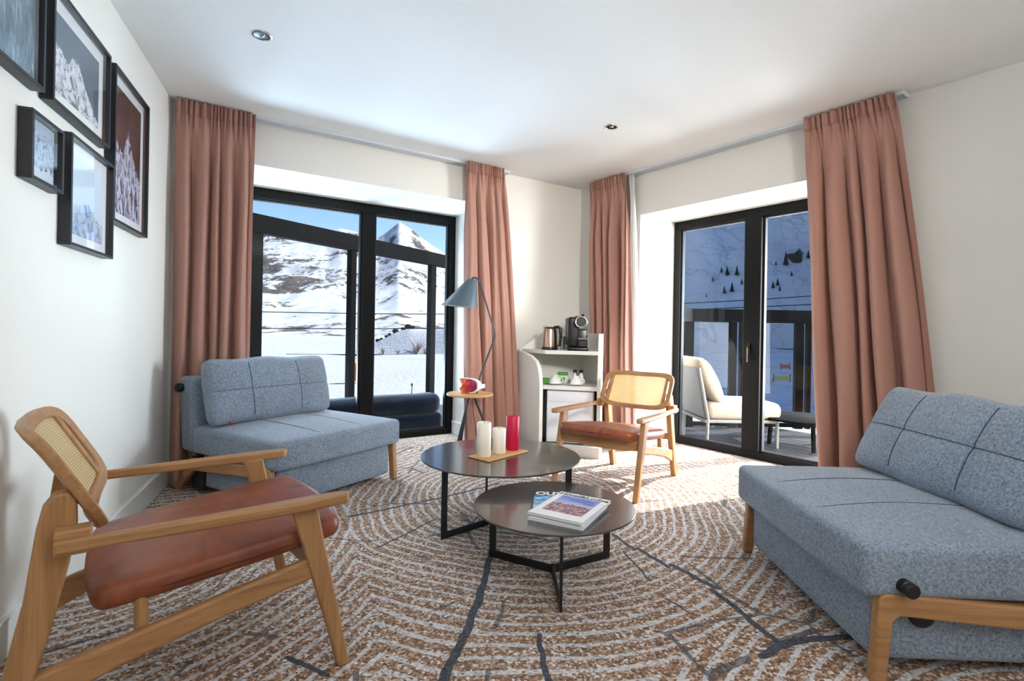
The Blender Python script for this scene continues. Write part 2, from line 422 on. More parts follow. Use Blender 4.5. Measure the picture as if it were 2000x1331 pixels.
m = MB(); m.box(0, (LA-pL).length, -.2, 0, 0, ZC, WL); struct(m.build('wall_left', M_WALL, smooth=None))
TW = DA + .10
m = MB(); m.box(-.25, A0, 0, TW, 0, ZC, WA); m.box(A1, LENA+.3, 0, TW, 0, ZC, WA); m.box(A0, A1, 0, TW, ZA, ZC, WA)
wallA = struct(m.build('wall_back', M_WALL, smooth=None))
TB = DB + .11; LENB = (pB-AB).length
m = MB(); m.box(0, B0, 0, TB, 0, ZC, WB); m.box(B1, LENB, 0, TB, 0, ZC, WB); m.box(B0, B1, 0, TB, ZB, ZC, WB)
struct(m.build('wall_right', M_WALL, smooth=None))
m = MB(); m.box(pL.x-.2, pB.x+.2, REAR-.2, REAR, 0, ZC); struct(m.build('wall_rear', M_WALL, smooth=None))

def baseboard(name, M, spans, h=.145):
    m = MB()
    for x0, x1, y, sgn in spans:
        for a, b, z0, z1 in ((0, .014, 0, h-.02), (0, .018, h-.02, h-.008), (0, .010, h-.008, h)):
            y0, y1 = sorted((y, y + sgn*b)); m.box(x0, x1, y0, y1, z0, z1, M)
    return struct(m.build(name, M_TRIM, smooth=None, bevel=.002))
baseboard('baseboard_left', WL, [(0.02, (LA-pL).length, 0, 1)])
bb = baseboard('baseboard_back', WA, [(0, A0, 0, -1), (A1, LENA, 0, -1)])
m = MB(); m.box(A1-.016, A1, 0, DA-.01, 0, .145, WA); m.box(A1-.020, A1, 0, DA-.01, .122, .135, WA); o = m.build('reveal_baseboard', M_TRIM, bb, smooth=None, bevel=.002)
baseboard('baseboard_right', WB, [(0, B0, 0, -1), (B1, LENB, 0, -1)])

# ------------------------------------------------------------------ windows
def window_frame(name, M, x0, x1, d, z1, mull, fr=.07, handle=None, bottom=.06, top=.09):
    w = empty(name); w.matrix_world = M; struct(w)
    fd0, fd1 = d, d + .085
    m = MB(); m.box(x0, x1, fd0, fd1, z1-top, z1); m.build('top_rail', M_BLACK, w, None, .004)
    m = MB(); m.box(x0, x1, fd0, fd1, 0, bottom); m.build('bottom_rail', M_BLACK, w, None, .004)
    for a, b in ((x0, x0+fr), (x1-fr, x1)):
        m = MB(); m.box(a, b, fd0, fd1, bottom, z1-top); m.build('stile', M_BLACK, w, None, .004)
    ma, mb_ = mull
    m = MB(); m.box(ma, mb_, fd0-.012, fd1, bottom, z1-top); m.build('mullion', M_BLACK, w, None, .006)
    for a, b in ((x0+fr, ma), (mb_, x1-fr)):
        # slim glazing beads and the pane
        m = MB(); q = .018
        for (u0, u1, v0, v1) in ((a, b, bottom, bottom+q), (a, b, z1-top-q, z1-top), (a, a+q, bottom+q, z1-top-q), (b-q, b, bottom+q, z1-top-q)):
            m.box(u0, u1, fd0+.02, fd0+.06, v0, v1)
        m.build('glazing_bead', M_BLACKM, w, None, .002)
        m = MB(); m.box(a+q*.6, b-q*.6, fd0+.036, fd0+.046, bottom+q*.6, z1-top-q*.6); m.build('pane', M_GLASS, w, None)
    if handle:
        hx, hz = handle
        m = MB(); m.box(hx-.012, hx+.012, fd0-.022, fd0-.012, hz-.05, hz+.05)
        m.tube([(hx, fd0-.02, hz+.02), (hx, fd0-.055, hz+.02), (hx+.002, fd0-.058, hz-.005), (hx+.004, fd0-.058, hz-.12)], .008, 8)
        m.build('handle', M_BRONZE, w, 40)
    return w
window_frame('window_1', WA, A0, A1, DA, ZA, (1.575, 1.705), fr=.075, top=.095)
window_frame('window_2', WB, B0, B1, DB, ZB, (1.605, 1.765), fr=.075, handle=(1.665, 1.00), top=.085, bottom=.065)

# ------------------------------------------------------------------ curtain rails and curtains
def rail(M, x0, x1, label, off=-.058):
    o = empty('curtain_rail'); o.matrix_world = M
    tag(o, label, 'curtain rail', 'ceiling curtain rails')
    m = MB()
    m.box(x0, x1, off-.042, off+.042, ZC-.005, ZC)
    for y in (-.042, -.020, .006, .030): m.box(x0, x1, off+y, off+y+.012, ZC-.022, ZC-.005)
    m.build('track', M_ALU, o, None, .001)
    for x in (x0, x1):
        m = MB(); m.box(x-.006, x+.006, off-.044, off+.044, ZC-.024, ZC); m.build('end_cap', M_WHITE, o, None, .002)
rail(WA, .02, 2.78, 'pale double ceiling rail above the mountain-view window')
rail(WB, .20, 3.00, 'pale double ceiling rail above the balcony door')

def curtain(name, M, top, bot, label, folds, seed, zb=.015, zt=ZC-.020, off=-.10, mat=None, header=True, group='dusty rose curtains', bulge=None, amp=1.0):
    rnd = random.Random(seed)
    o = empty(name); o.matrix_world = M
    tag(o, label, 'curtain', group)
    NU, NV = 150, 60
    # irregular fold phase
    ks = [rnd.uniform(-.5, .5) for _ in range(8)]; ph0 = rnd.uniform(0, 6.28)
    def ph(u): return 2*math.pi*folds*(u + .035*math.sin(2*math.pi*u*1.3+ph0) + .02*math.sin(2*math.pi*u*2.9+ph0*2)) + ph0
    hz = .085
    def fn(u, v, side=0.0):
        z = zt - (zt-zb)*v; dz = zt - z
        a = top[0] + (top[1]-top[0])*u; b = bot[0] + (bot[1]-bot[0])*u
        e = dz/(zt-zb); x = a + (b-a)*(e**.85)
        # gathers of the heading tape
        g = 1.0 if dz < hz else max(0.0, 1-(dz-hz)/.16)
        w = min(1.0, max(0.0, (dz-hz*.6)/.55))
        tight = (.010*math.sin(ph(u)*3+1.0) + .005*math.sin(ph(u)*5.3))*g*(1.25 if dz < hz else 1.0)
        f = ph(u) + 1.5*ks[0]*math.sin(e*2.6+ks[1]*6) + 1.2*ks[2]*math.sin(e*4+u*5) + .8*ks[6]*e*math.sin(u*7)
        s_ = math.sin(f)
        deep = (.056*(s_*(1.25-.25*abs(s_))) + .018*math.sin(f*2.0+ks[3]*6+e*2) + .016*math.sin(f*.47+ks[4]*8))*w*(.75+.45*e)*amp
        pinch = -.012 if hz < dz < hz+.03 else 0.0
        y = off + tight + deep + pinch*0.3
        x += (.018*math.cos(f) * w + .006*math.sin(e*9+u*12+ks[5]*9)*w)*amp*(1 if .02 < u < .98 else .2)
        return (x, y + side, z)
    m = MB(); m.grid(fn, NU, NV)
    c = m.build('cloth', mat or M_CURTAIN, o, 60)
    s_ = c.modifiers.new('thickness', 'SOLIDIFY'); s_.thickness = .003; s_.offset = 0
    if header:
        m = MB(); m.grid(lambda u, v: (lambda p: (p[0], p[1]-.0045, zt + .014 - (hz+.014)*v))(fn(u, .0 + hz/(zt-zb)*v)), NU, 6)
        h = m.build('heading_band', mat or M_CURTAIN, o, 60); s2 = h.modifiers.new('thickness', 'SOLIDIFY'); s2.thickness = .003
        m = MB(); m.tube([(lambda p: (p[0], p[1]-.008, zt-hz+.006))(fn(i/NU, (hz-.006)/(zt-zb))) for i in range(NU+1)], .0022, 5); m.build('gathering_stitch', M_CURTAIN, o, 60)
    return o
curtain('curtain', WA, (.02, .515), (.02, .50), 'dusty rose curtain in the corner by the framed pictures', 5.2, 3, off=-.118, amp=.8)
curtain('curtain', WA, (2.28, 2.70), (2.35, 2.93), 'dusty rose curtain behind the slate-blue lamp', 4.6, 7, off=-.128)
curtain('curtain', WB, (.25, .745), (.40, .88), 'dusty rose curtain between white corner cabinet and balcony door', 5.0, 11, off=-.128)
curtain('curtain', WB, (2.405, 2.965), (2.53, 3.26), 'wide dusty rose curtain behind the right-hand blue-grey sofa', 5.2, 19, off=-.128)
curtain('sheer_curtain', WB, (.745, .80), (.84, .905), 'narrow white sheer panel beside the curtain at the balcony door', 2.0, 23, off=-.07, mat=M_SHEER, header=False, group='white sheers', amp=.35)

# ------------------------------------------------------------------ pictures on the left wall
def print_mat(name, sky, curve, snow, rock, base, sc=9.0, thr=.5, hazecol=None, kind='peak'):
    """flat printed photograph: a profile drawn with a float curve, broken up with noise"""
    t = NT(name); g = t.coord('Generated'); sp = t.new('ShaderNodeSeparateXYZ'); t.link(g, sp.inputs[0])
    u, v = t.math('SUBTRACT', 1.0, sp.outputs[0]), sp.outputs[2]
    uv = t.new('ShaderNodeCombineXYZ'); t.link(u, uv.inputs[0]); t.link(v, uv.inputs[1]); uv = uv.outputs[0]
    if kind == 'forest':
        n = t.noise(t.mapping(uv, (16, 4, 1)), 1.0, 6, .7, dist=1.2); c = t.ramp(n, [(.3, base), (.55, rock), (.75, snow)])
        x = t.math('ADD', u, t.math('MULTIPLY', t.math('POWER', t.math('SUBTRACT', v, .1), 2.0), -.25))
        road = t.math('LESS_THAN', t.math('ABSOLUTE', t.math('SUBTRACT', x, .33)), .045)
        c = t.mix(road, c, snow)
    else:
        fc = t.new('ShaderNodeFloatCurve'); cm = fc.mapping.curves[0]
        pts = curve
        cm.points[0].location = pts[0]; cm.points[1].location = pts[-1]
        for p in pts[1:-1]: cm.points.new(*p)
        for p in cm.points: p.handle_type = 'VECTOR'
        fc.mapping.update(); t.link(u, fc.inputs['Value'])
        jag = t.math('MULTIPLY_ADD', t.noise(t.mapping(uv, (18, 18, 1)), 1.0, 4, .7), .16, -.08)
        h = t.math('ADD', fc.outputs[0], jag)
        below = t.math('LESS_THAN', v, h)
        n = t.noise(t.mapping(uv, (sc, sc*.7, 1), rot=(0, 0, .5)), 1.0, 7, .72, dist=.8)
        c = t.ramp(n, [(thr-.10, rock), (thr+.02, snow), (1.0, snow)])
        dep = t.math('SUBTRACT', h, v)
        c = t.mix(t.math('GREATER_THAN', t.math('ADD', dep, t.math('MULTIPLY', n, .35)), .78), c, base)
        skyc = t.mix(t.math('MULTIPLY', v, .6), sky, tuple(min(1, x*1.25) for x in sky[:3])+(1,))
        c = t.mix(below, skyc, c)
    return t.base(c, .5, spec=.3)
P_FOREST = print_mat('forest_road_print', None, None, srgb(196, 212, 226), srgb(96, 126, 146), srgb(36, 54, 68), kind='forest')
P_RIDGE = print_mat('white_ridge_print', srgb(78, 96, 112), [(0, .62), (.12, .58), (.28, .47), (.36, .63), (.46, .66), (.56, .55), (.68, .38), (.82, .22), (1, .06)], srgb(226, 228, 236), srgb(92, 100, 112), srgb(92, 98, 98), sc=10)
P_PEAK = print_mat('snowy_peak_print', srgb(70, 42, 42), [(0, .62), (.18, .52), (.34, .50), (.5, .72), (.62, .60), (.8, .46), (1, .36)], srgb(210, 210, 230), srgb(50, 44, 64), srgb(150, 148, 178), sc=13, thr=.52)
P_TREES = print_mat('snowy_forest_edge_print', srgb(150, 170, 190), [(0, .86), (.2, .9), (.5, .8), (.8, .88), (1, .84)], srgb(170, 190, 214), srgb(70, 96, 128), srgb(222, 232, 240), sc=12)
P_PALE = print_mat('pale_skyline_print', srgb(206, 218, 232), [(0, .35), (.3, .4), (.55, .46), (.75, .3), (1, .25)], srgb(196, 208, 226), srgb(120, 146, 182), srgb(218, 226, 238), sc=8)

def picture(x0, x1, z0, z1, matw, pm, label, depth=.042, fw=.014, tilt=0.0):
    """x measured along the left wall towards the camera"""
    o = empty('framed_picture'); o.matrix_world = WL @ Matrix.Translation(((x0+x1)/2, .002, z0))
    tag(o, label, 'picture', 'framed mountain photographs on the left wall')
    w, h = x1-x0, z1-z0
    m = MB()
    m.box(-w/2, w/2, 0, depth, 0, fw); m.box(-w/2, w/2, 0, depth, h-fw, h)
    m.box(-w/2, -w/2+fw, 0, depth, fw, h-fw); m.box(w/2-fw, w/2, 0, depth, fw, h-fw)
    m.build('frame', M_FRAME, o, None, .0015)
    m = MB(); m.box(-w/2+fw*.6, w/2-fw*.6, .006, .014, fw*.6, h-fw*.6); m.build('mount_board', M_MAT, o, None)
    if isinstance(matw, tuple): l, r, b, t_ = matw
    else: l = r = b = t_ = matw
    m = MB(); m.box(-w/2+fw+l, w/2-fw-r, .014, .0155, fw+b, h-fw-t_); m.build('photo_print', pm, o, None)
    m = MB(); m.box(-w/2+fw*.8, w/2-fw*.8, depth-.012, depth-.009, fw*.8, h-fw*.8); m.build('picture_glass', M_PICGLASS, o, None)
    return o
picture(.715, 1.265, 1.625, 2.385, .05, P_PEAK, 'tall framed photo of a snowy peak under a reddish sky')
picture(1.330, 1.905, 1.945, 2.385, .055, P_RIDGE, 'framed photo of a jagged white ridge against slate sky')
picture(1.965, 2.56, 1.945, 2.60, .005, P_FOREST, 'cropped framed aerial photo of a pale road through forest')
picture(1.805, 2.050, 1.618, 1.860, .004, P_TREES, 'smallest square framed photo reflecting the window')
picture(1.265, 1.740, 1.435, 1.885, .045, P_PALE, 'lowest framed pale photo mirroring two bright window panes')

# ------------------------------------------------------------------ recessed downlights
def downlight(loc, label):
    o = empty('downlight', loc); tag(o, label, 'light', 'recessed ceiling spots')
    MB().lathe([(.052, 0), (.051, -.004), (.044, -.006), (.040, -.003), (.040, 0)], 40).build('trim_ring', M_CHROME, o, 40)
    MB().lathe([(.0, -.0012), (.030, -.0012), (.0405, -.0035), (.0405, -.0008), (0, -.0008)], 40).build('dark_baffle', M_PLASTIC, o, 40)
    MB().lathe([(.0, -.008), (.008, -.007), (.015, -.003), (.016, -.001), (0, -.001)], 24).build('lamp_lens', M_CHROME, o, 40)
    return o
downlight((-1.381, 2.827, ZC), 'chrome recessed spotlight on the left of the ceiling')
downlight((.735, 3.993, ZC), 'chrome recessed spotlight in the ceiling near the balcony door')

# ------------------------------------------------------------------ blue-grey sofa chairs
def sofa(loc, rz, label):
    s = empty('sofa_chair', loc, rz); tag(s, label, 'sofa', 'blue-grey sofa chairs')
    HX, HY, CY = .52, .445, .055
    def crown(x, y, z, p):
        k = max(0, 1-x*x)*max(0, 1-y*y)
        dz = .030*k*(1 if z > 0 else .1)
        return (p.x, p.y + (.012*(1-x*x) if y > .9 else 0), p.z + dz)
    seat = MB().rbox((0, CY, .362), (HX, HY, .088), .030, 5, 16, crown).build('seat', M_SOFA, s, 60)
    for sx in (-.17, .17):
        pts = []
        for i in range(15):
            y = -.20 + .62*i/14; k = (1-(sx/HX)**2)*max(0, 1-(y/HY)**2)
            pts.append((sx + .02*math.sin(i/14*3.1), CY+y*.98, .362+.088+.030*k+.0008))
        MB().tube(pts, .0016, 6).build('seat_seam', M_SEAM, seat, 60)
    MB().rbox((0, .045, .16), (.47, .395, .115), .03, 4, 6).build('base', M_SOFA, s, 60)
    def bk(x, y, z, p): return (p.x, p.y - .05*(z+1)*.5 + .015*(1-x*x)*(1-z*z)*(1 if y > 0 else 0), p.z)
    MB().rbox((0, -.470, .52), (.51, .085, .255), .04, 5, 8, bk).build('backrest', M_SOFA, s, 60)
    for sx in (-1, 1):
        # bent wood side frame: front leg, falling rail, raked rear leg
        out = [(.47, .0), (.425, .0), (.405, .205), (.385, .222), (-.36, .162), (-.385, .15), (-.55, 0), (-.595, 0), (-.43, .225), (-.405, .238), (.40, .292), (.435, .292), (.452, .275)]
        MB().prism(out, .485 if sx > 0 else -.525, .525 if sx > 0 else -.485, 'x').build('wood_side_frame', M_WY, s, 30, .008, 3)
        k = MB().lathe([(.0, .055), (.02, .055), (.024, .05), (.024, .038), (.020, .034), (.024, .030), (.024, .004), (.018, 0), (0, 0)], 24, Matrix.Translation((sx*.512, .375, .322)) @ Matrix.Rotation(sx*R(90), 4, 'Y'))
        k.build('rubber_knob', M_PLASTIC, s, 40)
        MB().lathe([(0, .018), (.036, .018), (.040, .012), (.040, 0), (0, 0)], 24, Matrix.Translation((sx*.468, .285, .205)) @ Matrix.Rotation(sx*R(90), 4, 'Y')).build('hinge_disc', M_PLASTIC, s, 40)
        MB().lathe([(0, .05), (.024, .05), (.030, .044), (.030, .02), (.026, .016), (.026, 0), (0, 0)], 24, Matrix.Translation((sx*.50, -.535, .70)) @ Matrix.Rotation(sx*R(90), 4, 'Y')).build('back_knob', M_PLASTIC, s, 40)
        MB().box(min(sx*.468, sx*.486), max(sx*.468, sx*.486), -.45, -.30, .03, .24).build('hinge_plate', M_PLASTIC, s, None, .004)
    return s
def back_cushion(loc, rz, lean, label, w=.96, h=.45, th=.17, tagged=False, roll=0.0):
    """soft cushion leaning against a backrest: local x width, z up the cushion, y forward"""
    o = empty('back_cushion'); tag(o, label, 'cushion', 'sofa back cushions')
    o.matrix_world = Matrix.Translation(loc) @ Matrix.Rotation(rz, 4, 'Z') @ Matrix.Rotation(roll, 4, 'Y') @ Matrix.Rotation(lean, 4, 'X')
    hw, hh, ht = w/2, h/2, th/2
    def surf(x, z):           # half thickness at normalised x, z
        return ht*(.42 + .58*(max(0, 1-abs(x)**3.2)*max(0, 1-abs(z)**2.6))**.55) - .008*math.exp(-((abs(x)-.40)/.03)**2) - .006*math.exp(-(z/.05)**2)
    def puff(x, y, z, p):
        sg = 1 if y > 0 else -1
        f = surf(x, z)/ht
        pin = 1 - .05*(abs(x)**2)*(1-abs(z)**2)*0 - .035*abs(z)**2*abs(x)**4
        wob = .006*math.sin(x*7+1)*z
        return (p.x*(1-.03*abs(z)**3), p.y*f, p.z*(1-.05*abs(x)**3) + hh + wob)
    c = MB().rbox((0, 0, 0), (hw, ht, hh), .045, 5, 18, puff).build('cushion_cover', M_SOFA, o, 70)
    def P(x, z):
        sx = x; return (x*hw*(1-.03*abs(z)**3), ht*(surf(x, z)/ht)*1.0+.0015, z*hh*(1-.05*abs(x)**3)+hh+.006*math.sin(x*7+1)*z)
    for sx in (-.40, .40):
        MB().tube([P(sx, -.84+1.68*i/20) for i in range(21)], .0021, 6).build('seam', M_SEAM, c, 60)
    MB().tube([P(-.9+1.8*i/30, 0) for i in range(31)], .0018, 6).build('seam', M_SEAM, c, 60)
    if tagged:
        MB().box(hw*.70, hw*.70+.022, .040, .044, .002, .022).build('red_label', plain('red_tag', srgb(176, 34, 40), .6), o, None)
    return o
SL, SR = (-1.515, 3.715, 0), (1.67, 2.19, 0)
RL, RR = R(-121), R(88)
sofa(SL, RL, 'blue-grey sofa chair in the corner under the pictures')
sofa(SR, RR, 'blue-grey sofa chair at the right edge by the curtain')
def local(o, rz, p):
    return (o[0] + p[0]*math.cos(rz) - p[1]*math.sin(rz), o[1] + p[0]*math.sin(rz) + p[1]*math.cos(rz), p[2])
back_cushion(local(SL, RL, (.035, -.20, .462)), RL, R(14), 'blue-grey cushion with a red tag leaning on the left sofa', tagged=True)
back_cushion(local(SR, RR, (.04, -.105, .466)), RR, R(27), 'blue-grey seamed cushion leaning on the right-hand sofa')

# ------------------------------------------------------------------ oak armchairs
def armchair(label):
    a = empty('armchair'); tag(a, label, 'armchair', 'oak and leather armchairs')
    for sx in (-1, 1):
        def ext(m, poly, x0, x1): return m.prism(poly, min(sx*x0, sx*x1), max(sx*x0, sx*x1), 'x')
        ext(MB(), [(.255, .555), (.335, .555), (.455, 0), (.415, 0), (.385, .12)], .335, .375).build('front_leg', M_WZ, a, 30, .008, 3)
        ext(MB(), [(-.415, 0), (-.475, 0), (-.385, .42), (-.362, .60), (-.350, .655), (-.328, .685), (-.300, .688), (-.280, .665), (-.278, .60), (-.293, .50), (-.330, .33)], .272, .314).build('rear_leg', M_WZ, a, 30, .009, 3)
        # armrest: flat board, slightly wider at the front
        m = MB(); arm = [(.352, -.325), (.345, .20), (.338, .36), (.345, .425), (.365, .445), (.395, .43), (.402, .30), (.392, .0), (.372, -.20), (.372, -.325)]
        m2 = [(sx*p[0], p[1]) for p in arm]
        m.prism(m2, .545, .578, 'z'); m.build('armrest', M_WY, a, 30, .007, 3)
        ext(MB(), [(-.325, .60), (-.325, .535), (-.245, .535), (-.245, .60)], .305, .36).build('arm_block', M_WY, a, 30, .006, 2)
        # falling side rail from the front leg to the rear leg
        v = []
        for (y, zt, zb, xi, xo) in ((.345, .385, .315, .335, .365), (.10, .335, .268, .322, .352), (-.18, .272, .200, .298, .33), (-.37, .225, .13, .272, .308)):
            v.append([(sx*xi, y, zb), (sx*xo, y, zb), (sx*xo, y, zt), (sx*xi, y, zt)])
        MB().loft(v).build('side_rail', M_WY, a, 30, .010, 3)
        MB().tube([(sx*.295, -.13, .215), (sx*.285, -.135, .36)], .018, 12).build('seat_post', M_WZ, a, 40)
    # curved front and rear cross rails under the seat
    def crossrail(y, z0, bow, name, h=.075):
        rings = []
        for i in range(13):
            u = -1+2*i/12; x = .336*u if y > 0 else .272*u
            zc = z0 - bow*(1-u*u)
            rings.append([(x, y-.016, zc-h/2), (x, y+.016, zc-h/2), (x, y+.016, zc+h/2), (x, y-.016, zc+h/2)])
        MB().loft(rings).build(name, M_WX, a, 30, .006, 2)
    crossrail(.335, .375, .020, 'front_rail'); crossrail(-.352, .335, .006, 'rear_rail', .05)
    # leather seat: soft pad, tilted back, with piping
    tilt = Matrix.Translation((0, .095, .410)) @ Matrix.Rotation(R(6.5), 4, 'X')
    def pad(x, y, z, p):
        k = max(0, 1-x*x)*max(0, 1-y*y)
        sx = 1 - .07*(1-y)*.5 - .03*(abs(y)**4)
        fr = .035*(1-x*x) if y > 0 else .02*(1-x*x)*-1
        return (p.x*sx*(1-.04*abs(y)**6), p.y + fr*abs(y)**2, p.z + (.022*k if z > 0 else -.012*k))
    seat = MB().rbox((0, 0, 0), (.332, .345, .036), .034, 5, 14, pad, tilt).build('seat', M_LEATHER, a, 60)
    pts = []
    for i in range(72):
        th = 2*math.pi*i/72; c, s_ = math.cos(th), math.sin(th)
        x = .332*math.copysign(abs(c)**.36, c); y = .345*math.copysign(abs(s_)**.36, s_)
        # keep inside the rounded corners
        q = pad(x/.332, y/.345, 0, Vector((x*.992, y*.992, -.006)))
        pts.append(tilt @ Vector(q))
    MB().tube(pts, .0045, 6, closed=True).build('piping', M_PIPE, seat, 60)
    # back: curved rounded frame with cane
    W, H = .325, .168
    lean = R(31)
    def bp(u, w, d=0.0):          # u across -1..1, w up -1..1, d forward
        x = W*u; curve = -.055*(1-u*u)
        z = H*w
        y = curve + d
        return (x, -.285 + y*math.cos(lean) - z*math.sin(lean)*1.0, .708 + z*math.cos(lean)*1.02 + y*math.sin(lean)*.5)
    ring = []
    N = 64
    for i in range(N):
        th = 2*math.pi*i/N; c, s_ = math.cos(th), math.sin(th)
        ring.append((math.copysign(abs(c)**.38, c), math.copysign(abs(s_)**.42, s_)))
    rings = []
    for (u, w) in ring:
        iu, iw = u*(1-.115), w*(1-.22)
        rings.append([bp(u, w, .014), bp(iu, iw, .014), bp(iu, iw, -.018), bp(u, w, -.018)])
    m = MB(); v = [p for r_ in rings for p in r_]; f = []
    for i in range(N):
        j = (i+1) % N
        for k in range(4): f.append((i*4+k, i*4+(k+1) % 4, j*4+(k+1) % 4, j*4+k))
    m.add(v, f); back = m.build('back_frame', M_WX, a, 30, .006, 3)
    m = MB()
    m.grid(lambda p, q: bp((-1+2*p)*.79, (-1+2*q)*.86, .001), 24, 12)
    c_ = m.build('cane_panel', M_CANE, back, 60); so = c_.modifiers.new('thickness', 'SOLIDIFY'); so.thickness = .002
    for sx in (-1, 1):           # uprights inside the frame that carry the cane
        rg = [[bp(sx*.755, w_, .010), bp(sx*.835, w_, .010), bp(sx*.835, w_, -.014), bp(sx*.755, w_, -.014)] for w_ in (-.90, -.45, 0, .45, .90)]
        MB().loft(rg).build('back_upright', M_WZ, back, 30, .003, 2)
    return a
ch = armchair('oak armchair with tan leather seat in the left foreground')
ch.location = (-1.105, 1.775, 0); ch.rotation_euler = (0, 0, R(-52)); ch.scale = (1.02, .97, 1)
c2 = copy_tree(ch); c2['label'] = 'oak armchair with cane back beside the balcony door'
c2.location = (.836, 3.975, 0); c2.rotation_euler = (0, 0, R(142)); c2.scale = (.91, .95, .96)

# ------------------------------------------------------------------ coffee tables
def coffee_table(loc, r, h, ang, leg_r, label):
    t = empty('coffee_table', loc); tag(t, label, 'table', 'round dark coffee tables')
    MB().lathe([(0, h-.010), (r-.004, h-.010), (r, h-.007), (r, h-.002), (r-.002, h), (0, h)], 96).build('table_top', M_TABLE, t, 30)
    w, th = .036, .010
    m = MB(); m.lathe([(0, 0), (.012, 0), (.012, w), (0, w)], 12); fr = m.build('base_hub', M_BLACKM, t, 30)
    for k in range(3):
        a = R(ang + 120*k); M = Matrix.Rotation(a, 4, 'Z')
        poly = [(0, 0), (leg_r, 0), (leg_r, h-.010), (leg_r-w, h-.010), (leg_r-w, w), (0, w)]
        m = MB(); m.prism(poly, -th/2, th/2, 'y', M); m.build('leg', M_BLACKM, t, None, .0015)
    return t
T1, T2 = (-.054, 3.084, 0), (.209, 2.430, 0)
H1, H2 = .391, .320
coffee_table(T1, .466, H1, 104, .425, 'larger taller round dark coffee table holding the candles')
coffee_table(T2, .373, H2, 31, .345, 'smaller lower round dark coffee table holding the magazines')

# candle board and candles
M_BOARD = wood('bamboo_board', 'x', srgb(178, 128, 78), srgb(222, 176, 122))
bx = Vector((.093+.132, 3.156-2.891, 0)).normalized(); ba = math.atan2(bx.y, bx.x)
b = MB(); b.rbox((0, 0, .005), (.178, .082, .005), .0045, 2, 3)
bo = b.build('candle_board', M_BOARD, None, 40); bo.location = (-.064, 3.082, H1); bo.rotation_euler = (0, 0, ba)
tag(bo, 'small bamboo board under the three pillar candles', 'board')
def candle(loc, r, h, mat, label):
    c = empty('pillar_candle', loc); tag(c, label, 'candle', 'pillar candles on the board')
    MB().lathe([(0, 0), (r-.003, 0), (r, .003), (r, h-.004), (r-.003, h), (r-.008, h-.001), (r*.45, h-.008), (0, h-.010)], 40).build('wax', mat, c, 50)
    MB().tube([(0, 0, h-.012), (.001, 0, h-.002), (.003, .001, h+.006)], .0012, 6).build('wick', M_PLASTIC, c, 40)
def wax(name, col):
    t = NT(name); t.base(t.mix(t.noise(t.coord(), 14, 2), tuple(x*.95 for x in col[:3])+(1,), col), .45, spec=.4)
    t.b.inputs['Subsurface Weight'].default_value = .25; t.b.inputs['Subsurface Radius'].default_value = (.02, .012, .008); t.b.inputs['Subsurface Scale'].default_value = .5
    return t.m
M_WAXW, M_WAXR = wax('ivory_wax', srgb(242, 236, 222)), wax('crimson_wax', srgb(196, 14, 62))
candle((-.150, 3.000, H1+.010), .041, .195, M_WAXW, 'tall ivory pillar candle at the left of the board')
candle((-.065, 3.085, H1+.010), .039, .148, M_WAXW, 'shorter ivory pillar candle in the middle')
candle((.015, 3.180, H1+.010), .040, .205, M_WAXR, 'crimson red pillar candle')

# magazines
def text_mesh(body, size, bold=0.0, align='LEFT', shear=0.0, sx=1.0):
    cu = bpy.data.curves.new('lettering', 'FONT'); cu.body = body; cu.size = size; cu.offset = bold; cu.align_x = align; cu.shear = shear; cu.resolution_u = 3
    ob = bpy.data.objects.new('lettering', cu); COL.objects.link(ob)
    dg = bpy.context.evaluated_depsgraph_get(); me = bpy.data.meshes.new_from_object(ob.evaluated_get(dg))
    bpy.data.objects.remove(ob); bpy.data.curves.remove(cu)
    for v in me.vertices: v.co.x *= sx
    return me
def lettering(name, body, size, mat, parent, loc, bold=0.0, sx=1.0, shear=0.0):
    me = text_mesh(body, size, bold, sx=sx, shear=shear); me.materials.clear(); me.materials.append(mat)
    o = bpy.data.objects.new(name, me); COL.objects.link(o); o.parent = parent; o.location = loc; return o
def cover_photo(name):
    t = NT(name); g = t.coord('Generated'); sp = t.new('ShaderNodeSeparateXYZ'); t.link(g, sp.inputs[0]); v = sp.outputs[1]; u = sp.outputs[0]
    n = t.noise(t.mapping(g, (9, 12, 1)), 1.0, 5, .7)
    sky_ = t.ramp(v, [(.45, srgb(206, 200, 226)), (.75, srgb(150, 168, 226)), (1.0, srgb(112, 140, 212))])
    town = t.ramp(n, [(.35, srgb(78, 58, 78)), (.48, srgb(136, 104, 122)), (.56, srgb(206, 160, 160)), (.66, srgb(250, 214, 180))])
    hor = t.math('MULTIPLY_ADD', t.noise(t.mapping(g, (7, 0, 0)), 1.0, 3), .35, .34)
    c = t.mix(t.math('LESS_THAN', v, hor), sky_, town); return t.base(c, .25, spec=.5)
def cyan_photo(name):
    t = NT(name); g = t.coord('Generated'); n = t.noise(t.mapping(g, (3, 6, 1)), 1.0, 4, .6)
    c = t.ramp(n, [(.35, srgb(18, 88, 140)), (.5, srgb(70, 170, 214)), (.62, srgb(214, 230, 238))]); return t.base(c, .25, spec=.5)
M_PAGES = plain('page_edges', srgb(214, 216, 220), .7, var=.05, scale=80)
M_DARKNAVY = plain('dark_navy_ink', srgb(24, 30, 50), .3); M_INK = plain('black_ink', srgb(18, 18, 22), .4); M_WHITEINK = plain('white_ink', srgb(240, 242, 246), .4); M_BLUEINK = plain('blue_ink', srgb(58, 74, 168), .4)
